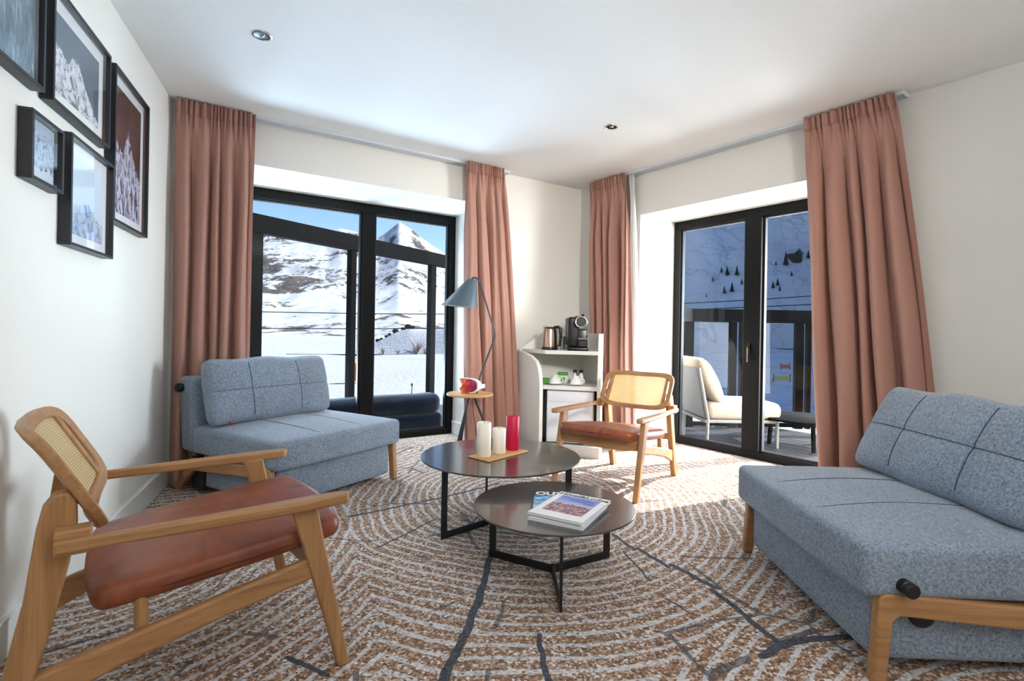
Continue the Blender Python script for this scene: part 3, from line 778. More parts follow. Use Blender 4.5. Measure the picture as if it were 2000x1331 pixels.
def magazine(loc, rz, w, h, th, cover, label, tilt=0.0):
    g = empty('magazine', loc, rz); g.rotation_euler = (0, tilt, rz); tag(g, label, 'magazine', 'magazines on the low table')
    MB().box(-w/2+.001, w/2-.002, -h/2+.001, h/2-.001, .001, th-.001).build('pages', M_PAGES, g, None)
    m = MB(); m.box(-w/2, w/2, -h/2, h/2, 0, .001); m.box(-w/2, w/2, -h/2, h/2, th-.001, th); m.box(-w/2-.001, -w/2+.001, -h/2, h/2, 0, th)
    m.build('cover', cover, g, None); return g
# corners of the top magazine on the table: left (.09,2.233) back (.233,2.537) right (.455,2.405) front (.317,2.087)
ux = Vector((.455-.233, 2.405-2.537, 0)); ra = math.atan2(ux.y, ux.x)
mc = (.274, 2.3155)
magazine((.268, 2.312, H2), ra + R(3), .246, .330, .013, M_PAPER, 'plain white magazine lying beneath the hotel magazine')
g2 = magazine((.215, 2.42, H2+.0135), R(-5), .215, .275, .005, M_DARKNAVY, 'dark blue outdoor magazine half hidden under the hotel magazine')
MB().box(-.100, .102, -.130, .066,   .0050, .0053).build('cover_photo', cyan_photo('cyan_cover_photo'), g2, None)
lettering('title_lettering', 'OUT', .070, M_WHITEINK, g2, (-.096, .078, .0056), .0028, .88)
g1 = magazine((mc[0], mc[1], H2+.0192), ra, .250, .335, .012, M_PAPER, 'white magazine with a mountain town cover, on top of the pile', 0.0)
MB().box(-.092, .095, -.105, .118, .0120, .0124).build('cover_photo', cover_photo('town_cover_photo'), g1, None)
lettering('title_lettering', 'Hôtel&Lodge', .046, M_INK, g1, (-.118, .126, .0128), .0008, .98)
m = MB(); rn = random.Random(5)
for row, (yy, x0_, x1_) in enumerate(((.088, -.050, .075), (.066, -.030, .085), (.048, .040, .085))):   # headline too blurred to read: short ink strokes
    x = x0_
    while x < x1_:
        w_ = rn.uniform(.004, .010); m.box(x, x+w_*.75, yy-.006, yy+.006, .0124, .0127); x += w_
m.build('headline_print', M_BLUEINK, g1, None)

# ------------------------------------------------------------------ tripod lamp with tray
lp = empty('floor_lamp', (-.36, 4.60, 0)); tag(lp, 'slate-blue tripod floor lamp with a small round wooden tray', 'lamp')
ZT = .572
MB().lathe([(0, ZT-.022), (.196, ZT-.022), (.205, ZT-.016), (.205, ZT-.004), (.201, ZT), (0, ZT)], 64).build('tray_table', M_BOARD, lp, 30)
legs = [((-.005, -.02, ZT-.015), (-.12, -.16, 0)), ((.03, -.01, ZT-.015), (.27, -.06, 0)), ((-.02, .02, ZT-.015), (-.10, .10, 0))]
for a, b_ in legs: MB().tube([a, b_], [.010, .012], 10).build('tripod_leg', M_BLACKM, lp, 40)
MB().tube([(.06, -.02, ZT-.01), (.085, 0, .72), (.205, 0, 1.05), (.210, 0, 1.085), (.205, 0, 1.12), (.075, -.01, 1.53), (.055, -.01, 1.575), (.03, -.01, 1.590), (.008, -.01, 1.588), (-.01, -.01, 1.565)], .0085, 10).build('bent_stem', plain('slate_stem', srgb(58, 66, 78), .4), lp, 50)
# tilted shade: slanted truncated cone
m = MB(); N = 48; rings = []
top_c, bot_c = Vector((.0, -.01, 1.578)), Vector((-.105, -.01, 1.338))
def cring(cx, cz, rr, slope, dz=0): return [(cx + rr*math.cos(2*math.pi*k/N), -.01 + rr*math.sin(2*math.pi*k/N), cz + slope*rr*math.cos(2*math.pi*k/N) + dz) for k in range(N)]
rings = [cring(.0, 1.572, .001, 0), cring(.0, 1.572, .040, -.05), cring(-.004, 1.560, .048, -.05), cring(-.107, 1.332, .158, -.07)]
m.loft(rings, caps=False); m.loft([cring(-.107, 1.332, .158, -.07), cring(-.107, 1.333, .155, -.07), cring(-.004, 1.556, .045, -.05), cring(0, 1.568, .001, 0)], caps=False)
m.build('lamp_shade', M_GREYLAMP, lp, 40)
MB().loft([cring(-.106, 1.336, .153, -.07), cring(-.006, 1.552, .043, -.05)], caps=False).build('shade_lining', M_LAMPIN, lp, 60)
MB().tube([(-.012, -.01, 1.56), (-.03, -.01, 1.50), (-.04, -.01, 1.47)], [.018, .018, .016], 12).build('bulb_holder', M_PLASTIC, lp, 40)
MB().lathe([(0, 0), (.016, .006), (.026, .028), (.022, .05), (.012, .075), (.012, .09)], 20, Matrix.Translation((-.045, -.01, 1.385))).build('bulb', M_PORC, lp, 60)
MB().tube([(.02, .01, ZT-.02), (.03, .01, .40), (.06, .03, .2), (.10, .08, .02), (.2, .2, .006)], .003, 6).build('power_cord', M_PLASTIC, lp, 60)

# ski goggles on the tray
gg = empty('ski_goggles', (-.40, 4.55, ZT), R(-35)); gg.scale = (1.25, 1.25, 1.25); tag(gg, 'ski goggles with an orange mirror lens on the lamp tray', 'goggles')
def lens_mat():
    t = NT('orange_mirror_lens'); g = t.coord('Generated'); sp = t.new('ShaderNodeSeparateXYZ'); t.link(g, sp.inputs[0])
    f = t.math('ADD', t.math('MULTIPLY', sp.outputs[0], .8), t.math('MULTIPLY_ADD', t.noise(g, 2.5, 2), .4, -.1))
    c = t.ramp(f, [(.12, srgb(236, 196, 60)), (.32, srgb(240, 128, 36)), (.55, srgb(214, 40, 48)), (.85, srgb(150, 30, 90))]); return t.base(c, .08, spec=.8, metal=.35, coat=.6)
def gring(k, rx, rz, y):
    return [(rx*math.copysign(abs(math.cos(a))**.62, math.cos(a)), y - .030*(abs(math.cos(a))**2), .056 + rz*math.copysign(abs(math.sin(a))**.7, math.sin(a)) + (.012 if abs(math.cos(a)) < .3 and math.sin(a) < 0 else 0)) for a in [2*math.pi*i/40 for i in range(40)]]
GT = Matrix.Rotation(R(180), 4, 'Z')
m = MB(); m.loft([gring(0, .086, .052, .0), gring(0, .088, .054, -.012), gring(0, .084, .050, -.045), gring(0, .074, .042, -.058)], caps=False, M=GT); gf = m.build('goggle_frame', M_WHITE, gg, 50); sm = gf.modifiers.new('thickness', 'SOLIDIFY'); sm.thickness = .005
def lens(u, v):
    a = 2*math.pi*u; r_ = v
    p = gring(0, .082*max(r_, .001), .048*max(r_, .001), 0)[0]
    x = .082*r_*math.copysign(abs(math.cos(a))**.62, math.cos(a)); z = .056 + .048*r_*math.copysign(abs(math.sin(a))**.7, math.sin(a))
    return (x, .012*(1-r_*r_) + .002 - .030*(x/.082)**2, z)
m = MB(); m.grid(lens, 40, 8, M=GT); m.build('mirror_lens', lens_mat(), gg, 60)
m = MB(); rr = []
for i in range(25):
    a = math.pi*i/24; x = .088*math.cos(a)*(1+.25*math.sin(a)); y = .04 + .13*math.sin(a)
    rr.append([(x, y, .036), (x*.97, y-.002, .036), (x*.97, y-.002, .070 - .012*math.sin(a)), (x, y, .070-.012*math.sin(a))])
m.loft(rr); m.build('strap', plain('white_elastic', srgb(226, 230, 236), .8), gg, 50)

# ------------------------------------------------------------------ corner cabinet with minibar
FCx, FCy = .535, 4.755
cab_rz = math.atan2(.1245, .992) * 0 + R(-14)                 # front faces slightly to the left of the camera
cab = empty('corner_cabinet', (FCx, FCy, 0), cab_rz); tag(cab, 'white corner cabinet with curved sides and open shelves', 'cabinet')
# local: x to the right along the front, y into the corner, z up.  front half width .25, side panels splay back to the walls
HW = .245
def side_panel(sx, prof, splay, name):
    d = Vector((sx*math.sin(splay), math.cos(splay), 0)); n = Vector((sx*math.cos(splay), -math.sin(splay), 0))
    m = MB(); o_ = Vector((sx*HW, 0, 0)); th = .038
    v = []
    for k in (0, th): v += [tuple(o_ + d*s_ + n*k + Vector((0, 0, z))) for s_, z in prof]
    q = len(prof); f = [tuple(range(q-1, -1, -1)), tuple(range(q, 2*q))] + [(i, (i+1) % q, q+(i+1) % q, q+i) for i in range(q)]
    m.add(v, f); return m.build(name, M_WHITE, cab, 30, .005, 2)
curve = [(0, 0), (.0, .60), (.012, .70), (.04, .79), (.09, .85), (.20, .895), (.36, .925), (.50, .935), (.50, 0)]
side_panel(-1, curve, R(40), 'side_panel')
curve2 = [(0, 0), (.0, .66), (.015, .76), (.06, .92), (.115, 1.07), (.145, 1.105), (.19, 1.115), (.40, 1.115), (.40, 0)]
side_panel(1, curve2, R(-2), 'side_panel')
plan = [(-HW, .02), (HW, .02), (HW, .40), (.06, .76), (-.02, .80), (-HW-.30, .40)]
def shelf(name, z0, z1, inset=0.0, y0=.0):
    p = [(x, max(y, y0)) for x, y in plan]; p[0] = (-HW, y0); p[1] = (HW, y0)
    return MB().prism(p, z0, z1, 'z').build(name, M_WHITE, cab, None, .004)
shelf('shelf', .915, .950, y0=.06); shelf('shelf', .592, .630, y0=.005)
# upstands against the two walls
m = MB()
pl_, pc_, pr_ = Vector((-HW-.32, .385, 0)), Vector((.04, .80, 0)), Vector((HW, .40, 0))
def panel(a, b, z0a, z0b, z1a, z1b, th=.02):
    d = (b-a).normalized(); n = Vector((-d.y, d.x, 0))*th
    m.add([a+Vector((0,0,z0a)), b+Vector((0,0,z0b)), b+Vector((0,0,z1b)), a+Vector((0,0,z1a)), a+n+Vector((0,0,z0a)), b+n+Vector((0,0,z0b)), b+n+Vector((0,0,z1b)), a+n+Vector((0,0,z1a))],
          [(0,1,2,3),(7,6,5,4),(0,4,5,1),(1,5,6,2),(2,6,7,3),(3,7,4,0)])
mid = pl_.lerp(pc_, .35)
panel(pl_, mid, .05, .05, .94, 1.12); panel(mid, pc_, .05, .05, 1.12, 1.12); panel(pr_, pc_, .05, .05, 1.115, 1.12)
m.build('back_panel', M_WHITE, cab, None, .003)
MB().box(-HW+.01, HW+.035, -.055, .30, 0, .098).build('plinth_box', M_WHITE, cab, None, .003)
# minibar fridge
fr = empty('minibar_fridge', (FCx, FCy, 0), cab_rz); tag(fr, 'white minibar fridge inside the corner cabinet', 'fridge')
MB().box(-.215, .215, .06, .45, .105, .586).build('fridge_body', M_FRIDGE, fr, None, .006)
door = MB().rbox((0, .035, .345), (.213, .024, .236), .012, 3, 2).build('fridge_door', M_FRIDGE, fr, 40)
MB().rbox((0, .012, .525), (.205, .012, .040), .008, 3, 2).build('handle_strip', M_FRIDGE, door, 40)
MB().box(.035, .195, .0065, .0085, .492, .548).build('badge_panel', M_PORC, door, None, .001)
MB().box(-.185, .185, .0095, .0115, .135, .46).build('door_panel', M_FRIDGE, door, None, .002)
def cl(x, y, z): return local((FCx, FCy, 0), cab_rz, (x, y, z))
# kettle
kt = empty('electric_kettle', cl(-.235, .25, .951), cab_rz); kt.scale = (1.12, 1.12, 1.08); tag(kt, 'steel electric kettle with black handle on the top shelf', 'kettle')
MB().lathe([(0, 0), (.070, 0), (.072, .008), (.070, .02), (.060, .022), (0, .022)], 40).build('power_base', M_PLASTIC, kt, 40)
MB().lathe([(0, .024), (.064, .024), (.064, .03), (.058, .16), (.053, .185), (.046, .190), (0, .190)], 40).build('body', M_COPPER, kt, 40)
MB().lathe([(0, .190), (.046, .190), (.044, .200), (.02, .206), (0, .207)], 32).build('lid', M_PLASTIC, kt, 40)
MB().prism([(-.045, .170), (-.062, .202), (-.03, .215), (-.03, .195)], -.012, .012, 'y').build('spout', M_COPPER, kt, 40, .002)
m = MB(); m.tube([(.035, 0, .200), (.070, 0, .205), (.092, 0, .190), (.094, 0, .12), (.088, 0, .04), (.062, 0, .035)], [.012, .014, .014, .012, .010, .010], 10); m.build('handle', M_PLASTIC, kt, 50)
# coffee machine
cm_ = empty('coffee_machine', cl(.03, .25, .951), cab_rz + R(10)); cm_.scale = (1.28, 1.2, 1.2); tag(cm_, 'black capsule coffee machine on the top shelf', 'coffee machine')
MB().rbox((0, .02, .013), (.075, .155, .013), .008, 3, 2).build('base_plate', M_PLASTIC, cm_, 40)
MB().rbox((-.025, .06, .145), (.045, .110, .120), .018, 4, 3).build('body', M_PLASTIC, cm_, 40)
MB().prism([(-.02, .245), (.14, .245), (.16, .26), (.12, .275), (-.03, .272), (-.085, .24), (-.085, .215)], -.020, .050, 'x').build('head', M_BLACKM, cm_, 40, .01, 3)
hd = MB().lathe([(0, 0), (.040, 0), (.040, .045), (.034, .052), (0, .052)], 32, Matrix.Translation((.022, -.045, .225)) @ Matrix.Rotation(R(90), 4, 'X')).build('brew_head', M_PLASTIC, cm_, 40)
MB().tube([(.022+.041*math.cos(2*math.pi*i/36), -.094, .225+.041*math.sin(2*math.pi*i/36)) for i in range(36)], .0055, 8, closed=True).build('chrome_ring', M_CHROME, hd, 60)
MB().tube([(.022, -.07, .262), (.03, -.09, .275), (.034, -.10, .278)], [.008, .008, .010], 10).build('lever', M_PLASTIC, cm_, 40)
MB().rbox((.035, -.005, .085), (.038, .06, .085), .012, 3, 2).build('front_column', M_PLASTIC, cm_, 40)
MB().box(.0, .075, -.10, -.02, .088, .096).build('cup_stand', M_CHROME, cm_, None, .003)
MB().box(.004, .070, -.105, -.02, .030, .084).build('drip_tray', M_PLASTIC, cm_, None, .006)
MB().rbox((-.055, .13, .15), (.030, .045, .11), .012, 3, 2).build('water_tank', glass_mat('smoky_tank', (.5, .5, .52, 1), .08), cm_, 40)
# stacked glass beakers between kettle and machine
for i, (x, y) in enumerate(((-.118, .30), (-.105, .37))):
    gl = MB().lathe([(0, 0), (.024, 0), (.030, .13), (.0285, .13), (.0225, .003), (0, .003)], 28).build('glass_tumbler', glass_mat('clear_glass_%d' % i, (.92, .95, .95, 1), .12), None, 60)
    gl.location = cl(x, y, .951); tag(gl, ['clear glass tumbler in front, beside the kettle', 'clear glass tumbler standing behind the other one'][i], 'glass', 'glass tumblers on the top shelf')
# cups on saucers
def cup(loc, rz, label):
    c = empty('coffee_cup', loc, rz); c.scale = (1.3, 1.3, 1.3); tag(c, label, 'cup', 'upturned cups on saucers')
    MB().lathe([(.043, 0), (.045, .002), (.044, .012), (.038, .036), (.026, .052), (.024, .054), (.024, .060), (.021, .060), (.021, .056), (0, .056)], 36).build('bowl', M_PORC, c, 50)
    MB().tube([(.036+.0, 0, .040), (.050, 0, .042), (.062, 0, .032), (.060, 0, .018), (.043, 0, .012)], .0045, 8).build('cup_handle', M_PORC, c, 60)
def saucer(loc, label):
    s_ = MB().lathe([(0, 0), (.030, 0), (.040, .004), (.066, .011), (.068, .013), (.064, .014), (.040, .008), (0, .006)], 40).build('saucer', M_PORC, None, 50)
    s_.location = loc; s_.scale = (1.25, 1.25, 1.1); tag(s_, label, 'saucer', 'white saucers on the shelf')
for (x, y, l, sl, rz) in ((-.150, .12, 'upturned white cup in front of the green tea packets', 'white saucer under the cup by the tea packets', -20), (.045, .11, 'upturned white cup in front of the small dark-capped bottles', 'white saucer under the cup by the small bottles', -15)):
    saucer(cl(x, y, .631), sl); cup(cl(x, y, .6385), cab_rz + R(rz), l)
M_TEA = plain('green_carton', srgb(70, 150, 54), .5); M_TEAW = plain('white_carton', srgb(226, 232, 222), .5)
for (x, y, w, h, l) in ((-.262, .14, .085, .055, 'small green tea packet at the left end of the shelf'), (-.105, .27, .10, .105, 'green and white tea box behind the left cup')):
    tb = empty('tea_box', cl(x, y, .631), cab_rz + R(8)); tag(tb, l, 'box', 'green tea boxes')
    MB().box(-w/2, w/2, -.03, .03, 0, h*.72).build('carton', M_TEAW if h > .06 else M_TEA, tb, None, .002); MB().box(-w/2, w/2, -.03, .03, h*.72, h).build('carton_top', M_TEA, tb, None, .002)
    MB().box(-w*.3, w*.2, -.031, -.030, h*.2, h*.55).build('leaf_mark', M_TEA, tb, None)
for (x, y, l) in ((.012, .27, 'small dark-capped bottle, the left one behind the cup'), (.072, .27, 'small dark-capped bottle, the right one behind the cup')):
    bt = empty('small_bottle', cl(x, y, .631)); bt.scale = (1.35, 1.35, 1.35); tag(bt, l, 'bottle', 'small bottles on the shelf')
    MB().lathe([(0, 0), (.016, 0), (.017, .004), (.017, .055), (.010, .068), (.009, .078), (0, .078)], 20).build('bottle_body', M_PORC, bt, 50)
    MB().lathe([(0, .078), (.013, .078), (.013, .098), (0, .100)], 20).build('cap', M_PLASTIC, bt, 50)

# ------------------------------------------------------------------ outside: loggia, balcony, snow and mountains
# loggia in front of window_1
m = MB(); m.prism([(-3.2, 4.75), (-.45, 6.55), (-.2, 9.0), (-3.6, 6.2)], -.14, -.055, 'z'); struct(m.build('loggia_slab', plain('dark_paving', srgb(60, 62, 66), .8), None, None))
sc_ = empty('loggia_screen', (-1.95, 6.31, -.055)); tag(sc_, 'black steel screen outside the mountain-view window', 'screen')
sd = Vector((1.59, 2.72, 0)).normalized(); SMx = frame_matrix(sd, Vector((-sd.y, sd.x, 0)), Vector((0, 0, 0)))
MB().box(-2.05, 2.8, -.05, .05, 2.12, 2.305, SMx).build('top_beam', M_BLACKX, sc_, None, .004)
for s0, w in ((-1.26, .13), (.0, .085), (1.52, .11), (2.7, .1)): MB().box(s0-w/2, s0+w/2, -.04, .04, 0, 2.12, SMx).build('post', M_BLACKX, sc_, None, .004)
nv = empty('outdoor_daybed'); nv.matrix_world = WA @ Matrix.Translation((1.45, DA+.18, -.055)); tag(nv, 'low navy outdoor daybed just outside the mountain-view window', 'daybed')
def nw(x, y, z, p): return (p.x, p.y, p.z + .012*math.sin(p.x*3.2) * (z > 0) + (.035*max(0, (p.x-.75)/.4)**2 if z > 0 else 0))
MB().rbox((0, .28, .13), (1.13, .30, .11), .07, 5, 14, nw).build('mattress', M_NAVY, nv, 60)
MB().rbox((0, .16, .345), (1.12, .15, .105), .09, 6, 14, nw).build('bolster', M_NAVY, nv, 60)
MB().box(-1.13, 1.13, .0, .56, 0, .03).build('daybed_base', M_BLACKX, nv, None, .004)

# balcony in front of window_2
deck = struct(empty('balcony_deck')); deck.matrix_world = WB
M_DECK = wood('dark_deck_board', 'x', srgb(34, 32, 33), srgb(74, 70, 70))
for k in range(13):
    y0 = DB + .12 + .150*k; x0 = max(-.35, (5.78 + .601*(y0+.14) - 6.75)/.799)
    MB().box(x0, 4.6, y0, y0+.142, -.075, -.045).build('deck_board', M_DECK, deck, None, .004)
MB().box(.9, 4.6, DB+.115, DB+2.0, -.14, -.076).build('deck_joists', M_BLACKX, deck, None)
rl = empty('balcony_railing', (2.24, 6.62, -.05)); tag(rl, 'black balcony railing with a broad top rail and posts', 'railing')
MB().box(-.06, 3.6, -.05, .05, 1.335, 1.50).build('top_rail', M_BLACKX, rl, None, .004)
m = MB(); m.box(-.05, .05, -.06, 1.02, 1.335, 1.49, Matrix.Rotation(R(180-24), 4, 'Z')); m.build('return_rail', M_BLACKX, rl, None, .004)
for x, w in ((.0, .12), (.56, .085), (.68, .06), (1.40, .10), (1.52, .05), (2.6, .1)): MB().box(x-w/2, x+w/2, -.035, .035, 0, 1.335).build('post', M_BLACKX, rl, None, .003)
MB().box(-.05, 3.6, -.03, .03, .02, .07).build('bottom_rail', M_BLACKX, rl, None, .003)
for a, b_ in ((.07, .51), (.72, 1.34), (1.56, 2.54)): MB().box(a, b_, -.005, .005, .08, 1.33).build('glass_panel', M_GLASS, rl, None)
lc = empty('outdoor_lounge_chair', (2.40, 5.74, -.045), R(-88)); tag(lc, 'cream cushioned lounge chair on the balcony', 'chair')
def pf(x, y, z, p): return (p.x, p.y, p.z + .02*(1-x*x)*(1-y*y)*(1 if z > 0 else -.3))
MB().rbox((0, .02, .375), (.34, .40, .085), .07, 5, 8, pf).build('seat_cushion', M_BEIGE, lc, 60)
def pb(x, y, z, p): return (p.x, p.y*(.55+.45*(1-z*z*.9)) - .11*(z+1), p.z)
MB().rbox((0, -.21, .68), (.31, .10, .245), .09, 5, 8, pb).build('back_cushion', M_BEIGE, lc, 60)
for sx in (-1, 1):
    MB().tube([(sx*.33, .36, 0), (sx*.33, .36, .27)], .018, 10).build('leg', M_TAUPE, lc, 40)
    MB().tube([(sx*.33, -.38, 0), (sx*.33, -.37, .30), (sx*.30, -.46, .82)], .018, 10).build('leg', M_TAUPE, lc, 40)
MB().box(-.34, .34, -.40, .38, .255, .288).build('seat_frame', M_TAUPE, lc, None, .006)
MB().prism([(-.40, .30), (-.365, .30), (-.455, .82), (-.49, .82)], -.30, .30, 'x').build('back_shell', M_TAUPE, lc, None, .01)
ot = empty('outdoor_table', (3.05, 5.52, -.045)); tag(ot, 'low black oval table on the balcony', 'table')
MB().lathe([(0, .29), (.36, .29), (.385, .30), (.385, .312), (.37, .32), (0, .32)], 48).build('table_top', M_BLACKX, ot, 40)
for a in (30, 150, 270): MB().tube([(.26*math.cos(R(a)), .26*math.sin(R(a)), .29), (.28*math.cos(R(a)), .28*math.sin(R(a)), 0)], .022, 10).build('leg', M_BLACKX, ot, 40)

# snow, rock
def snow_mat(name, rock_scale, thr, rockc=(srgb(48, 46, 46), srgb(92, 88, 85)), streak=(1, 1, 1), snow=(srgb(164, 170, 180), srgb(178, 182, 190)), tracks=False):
    t = NT(name); o = t.coord()
    n1 = t.noise(t.mapping(o, tuple(rock_scale*s_ for s_ in streak), (13.3, 5.7, 2.1)), 1.0, 8, .68, dist=.7)
    n2 = t.noise(t.mapping(o, tuple(rock_scale*6*s_ for s_ in streak)), 1.0, 5, .7)
    reg = t.noise(t.mapping(o, (rock_scale*.22,)*3, (7.1, 3.4, 0)), 1.0, 3)
    geo = t.new('ShaderNodeNewGeometry'); sp = t.new('ShaderNodeSeparateXYZ'); t.link(geo.outputs['Normal'], sp.inputs[0])
    steep = t.math('SUBTRACT', 1.0, sp.outputs[2])
    f = t.math('ADD', t.math('ADD', n1, t.math('MULTIPLY', t.math('SUBTRACT', n2, .5), .55)), t.math('ADD', t.math('MULTIPLY', t.math('SUBTRACT', reg, .5), .85), t.math('MULTIPLY', steep, .10)))
    rf = t.ramp(f, [(thr, (0, 0, 0, 1)), (min(1, thr+.05), (1, 1, 1, 1))])
    sn = t.mix(n1, *snow)
    rk = t.ramp(n2, [(.35, rockc[0]), (.65, rockc[1])])
    if tracks:
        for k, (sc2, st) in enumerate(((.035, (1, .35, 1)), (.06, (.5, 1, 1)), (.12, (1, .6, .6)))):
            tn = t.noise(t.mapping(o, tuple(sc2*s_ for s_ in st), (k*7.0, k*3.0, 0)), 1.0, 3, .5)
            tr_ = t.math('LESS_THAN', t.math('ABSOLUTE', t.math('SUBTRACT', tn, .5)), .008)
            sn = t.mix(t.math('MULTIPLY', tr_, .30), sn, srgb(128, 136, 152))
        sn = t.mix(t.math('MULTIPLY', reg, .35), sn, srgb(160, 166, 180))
    c = t.mix(rf, sn, rk); t.bump(n2, .5, .6)
    return t.base(c, .85, spec=.1)
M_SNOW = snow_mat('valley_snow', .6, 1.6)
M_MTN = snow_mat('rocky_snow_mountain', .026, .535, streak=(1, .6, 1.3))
M_SNOW_LIFTED = snow_mat('tracked_snow_lightened', .05, .80, tracks=True, snow=(srgb(206, 210, 217), srgb(222, 225, 230)))  # same snow as valley_snow, base colour lightened because this side lies in shade
def hor(x): return 648 + .01745*(x-1000)
def e_of(x, y): return (hor(x)-y)/1019.0
def interp(tab, x):
    if x <= tab[0][0]: return tab[0][1]
    for (x0, y0), (x1, y1) in zip(tab, tab[1:]):
        if x <= x1: return y0 + (y1-y0)*(x-x0)/(x1-x0)
    return tab[-1][1]
GZ = -1.7
def fbm(x, y, z, o=5): return noise.fractal(Vector((x, y, z)), 1.0, 2.1, o)
SKYL = [(250, 470), (430, 446), (520, 441), (600, 446), (640, 449), (662, 444), (690, 451), (712, 456), (733, 464), (750, 453), (765, 441), (777, 431), (785, 437), (800, 446), (815, 458), (840, 477), (873, 498), (920, 512), (1000, 540), (1120, 560)]
def mountainA(x, Y):
    """height of the far mountain at pixel-bearing x (only a way to number bearings) and depth Y"""
    es = e_of(x, interp(SKYL, x)); e0 = (GZ-.6-CAM_Z)/78.0
    s_ = max(0, (Y-78)/(1150-78))
    if s_ > 1: return CAM_Z + es*1150 - (Y-1150)*.6
    g = .70*s_**.72 + .30*s_**2.2
    X = (x-1000)/1019*Y
    nz = (fbm(X*.006, Y*.006, 3.1)*16 + fbm(X*.022, Y*.022, 7.7)*5.5 + abs(fbm(X*.012, Y*.004, 1.3))*9)*math.sin(math.pi*min(1, s_))**.6
    return CAM_Z + (e0 + (es-e0)*g)*Y + nz*(.35+.65*s_) - (6*s_ if s_ > .2 else 0)*0
m = MB(); NX, NY = 230, 190
m.grid(lambda u, v: (lambda x, Y: ((x-1000)/1019*Y, Y, mountainA(x, Y)))(230+900*u, 78*(1240/78)**v), NX, NY)
mt = m.build('mountain', M_MTN, None, 180); tag(mt, 'sunlit snowy mountain with rock bands and pointed summit outside left window', 'mountain')

KN = [(560, 706), (640, 700), (690, 683), (735, 668), (770, 652), (800, 641), (840, 646), (886, 630), (960, 610), (1010, 604)]
def knoll(x, s_):                 # s_ 0 front foot .. 1 crest .. 2 behind
    Y = 58 + 3.2*s_ + (x-700)*.012
    ec = e_of(x, interp(KN, x)); zc = CAM_Z + ec*Y
    X = (x-1000)/1019*Y
    nz = fbm(X*.16, Y*.16, 2.0, 4)*.45
    if s_ <= 1: z = GZ + (zc-GZ)*(math.sin(math.pi/2*s_)) + nz*s_
    else: z = zc - (s_-1)*2.5 + nz
    return ((x-1000)/1019*Y, Y, z)
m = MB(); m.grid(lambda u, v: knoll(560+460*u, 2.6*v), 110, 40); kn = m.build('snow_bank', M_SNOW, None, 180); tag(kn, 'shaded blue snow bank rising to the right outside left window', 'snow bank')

def slopeB(x, Y):
    s_ = (Y-150)/95.0; X = (x-1000)/1019*Y
    z = GZ + 112*max(0, s_)**1.12*(.86+.28*(x-1300)/400) if s_ > 0 else GZ
    z += (fbm(X*.03, Y*.03, 5.0)*3.4 + fbm(X*.12, Y*.12, 9.0)*.7)*min(1, max(0, s_)*3)
    return z
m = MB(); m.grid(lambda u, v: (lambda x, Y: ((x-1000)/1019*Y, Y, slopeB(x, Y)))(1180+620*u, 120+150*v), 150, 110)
sb = m.build('ski_slope', M_SNOW_LIFTED, None, 180); tag(sb, 'steep shaded snow slope filling the balcony door view', 'mountain slope')
# unseen ridge added off to the right to shade the slope beyond the balcony
def ridge(u, v):
    Y = 16 + 330*u**1.3; k = .69 + .20*v; X = k*Y
    h = .78*Y*math.sin(math.pi*min(1, .12+.88*v)**.8)*(min(1, u*14)) 
    return (X, Y, GZ - .5 + h + fbm(X*.05, Y*.05, 6.0)*.03*Y)
m = MB(); m.grid(ridge, 90, 24); rg_ = m.build('shade_ridge', M_SNOW_LIFTED, None, 180); struct(rg_)
def groundz(X, Y):
    f = min(1, max(0, (Y-14)/20)); return GZ + (fbm(X*.07, Y*.07, 1.0, 4)*.5 + fbm(X*.5, Y*.5, 4.0, 3)*.06)*f
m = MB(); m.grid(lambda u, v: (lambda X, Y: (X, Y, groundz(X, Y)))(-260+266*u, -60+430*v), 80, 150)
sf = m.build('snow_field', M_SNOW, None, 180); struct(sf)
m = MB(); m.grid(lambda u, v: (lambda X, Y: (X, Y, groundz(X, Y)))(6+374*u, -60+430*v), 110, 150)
sf2 = m.build('lightened_snow_field', M_SNOW_LIFTED, None, 180); struct(sf2)  # same field, split off to carry the snow lightened against the shade

# conifers and a chalet on the slope, bushes on the bank
def on_slope(x, y):
    e = e_of(x, y); Y = 150.0
    while Y < 262:
        if (slopeB(x, Y)-CAM_Z)/Y >= e: break
        Y += .5
    return ((x-1000)/1019*Y, Y, slopeB(x, Y)-.2)
M_PINE = plain('dark_conifer', srgb(34, 40, 36), .9, var=.3, scale=3); M_BARK = plain('bark', srgb(70, 56, 46), .9)
def conifer_mesh(seed):
    rnd = random.Random(seed); m = MB(); N = 9
    for k in range(5):
        z0 = .14+.17*k; r = .30*(1-k/5.6); ring = [(r*(1 if i % 2 else .68)*rnd.uniform(.85, 1.1)*math.cos(2*math.pi*i/N), r*(1 if i % 2 else .68)*rnd.uniform(.85, 1.1)*math.sin(2*math.pi*i/N), z0-.02*(i % 2)) for i in range(N)]
        b0_ = len(m.v); m.add(ring + [(0, 0, z0+.27), (0, 0, z0+.02)], [(i, (i+1) % N, N) for i in range(N)] + [((i+1) % N, i, N+1) for i in range(N)])
    return m.mesh('crown', M_PINE, 30)
crowns = [conifer_mesh(s_) for s_ in (1, 2, 3)]
trunk_me = MB().tube([(0, 0, -.1), (0, 0, .3)], .035, 6).mesh('trunk', M_BARK, 40)
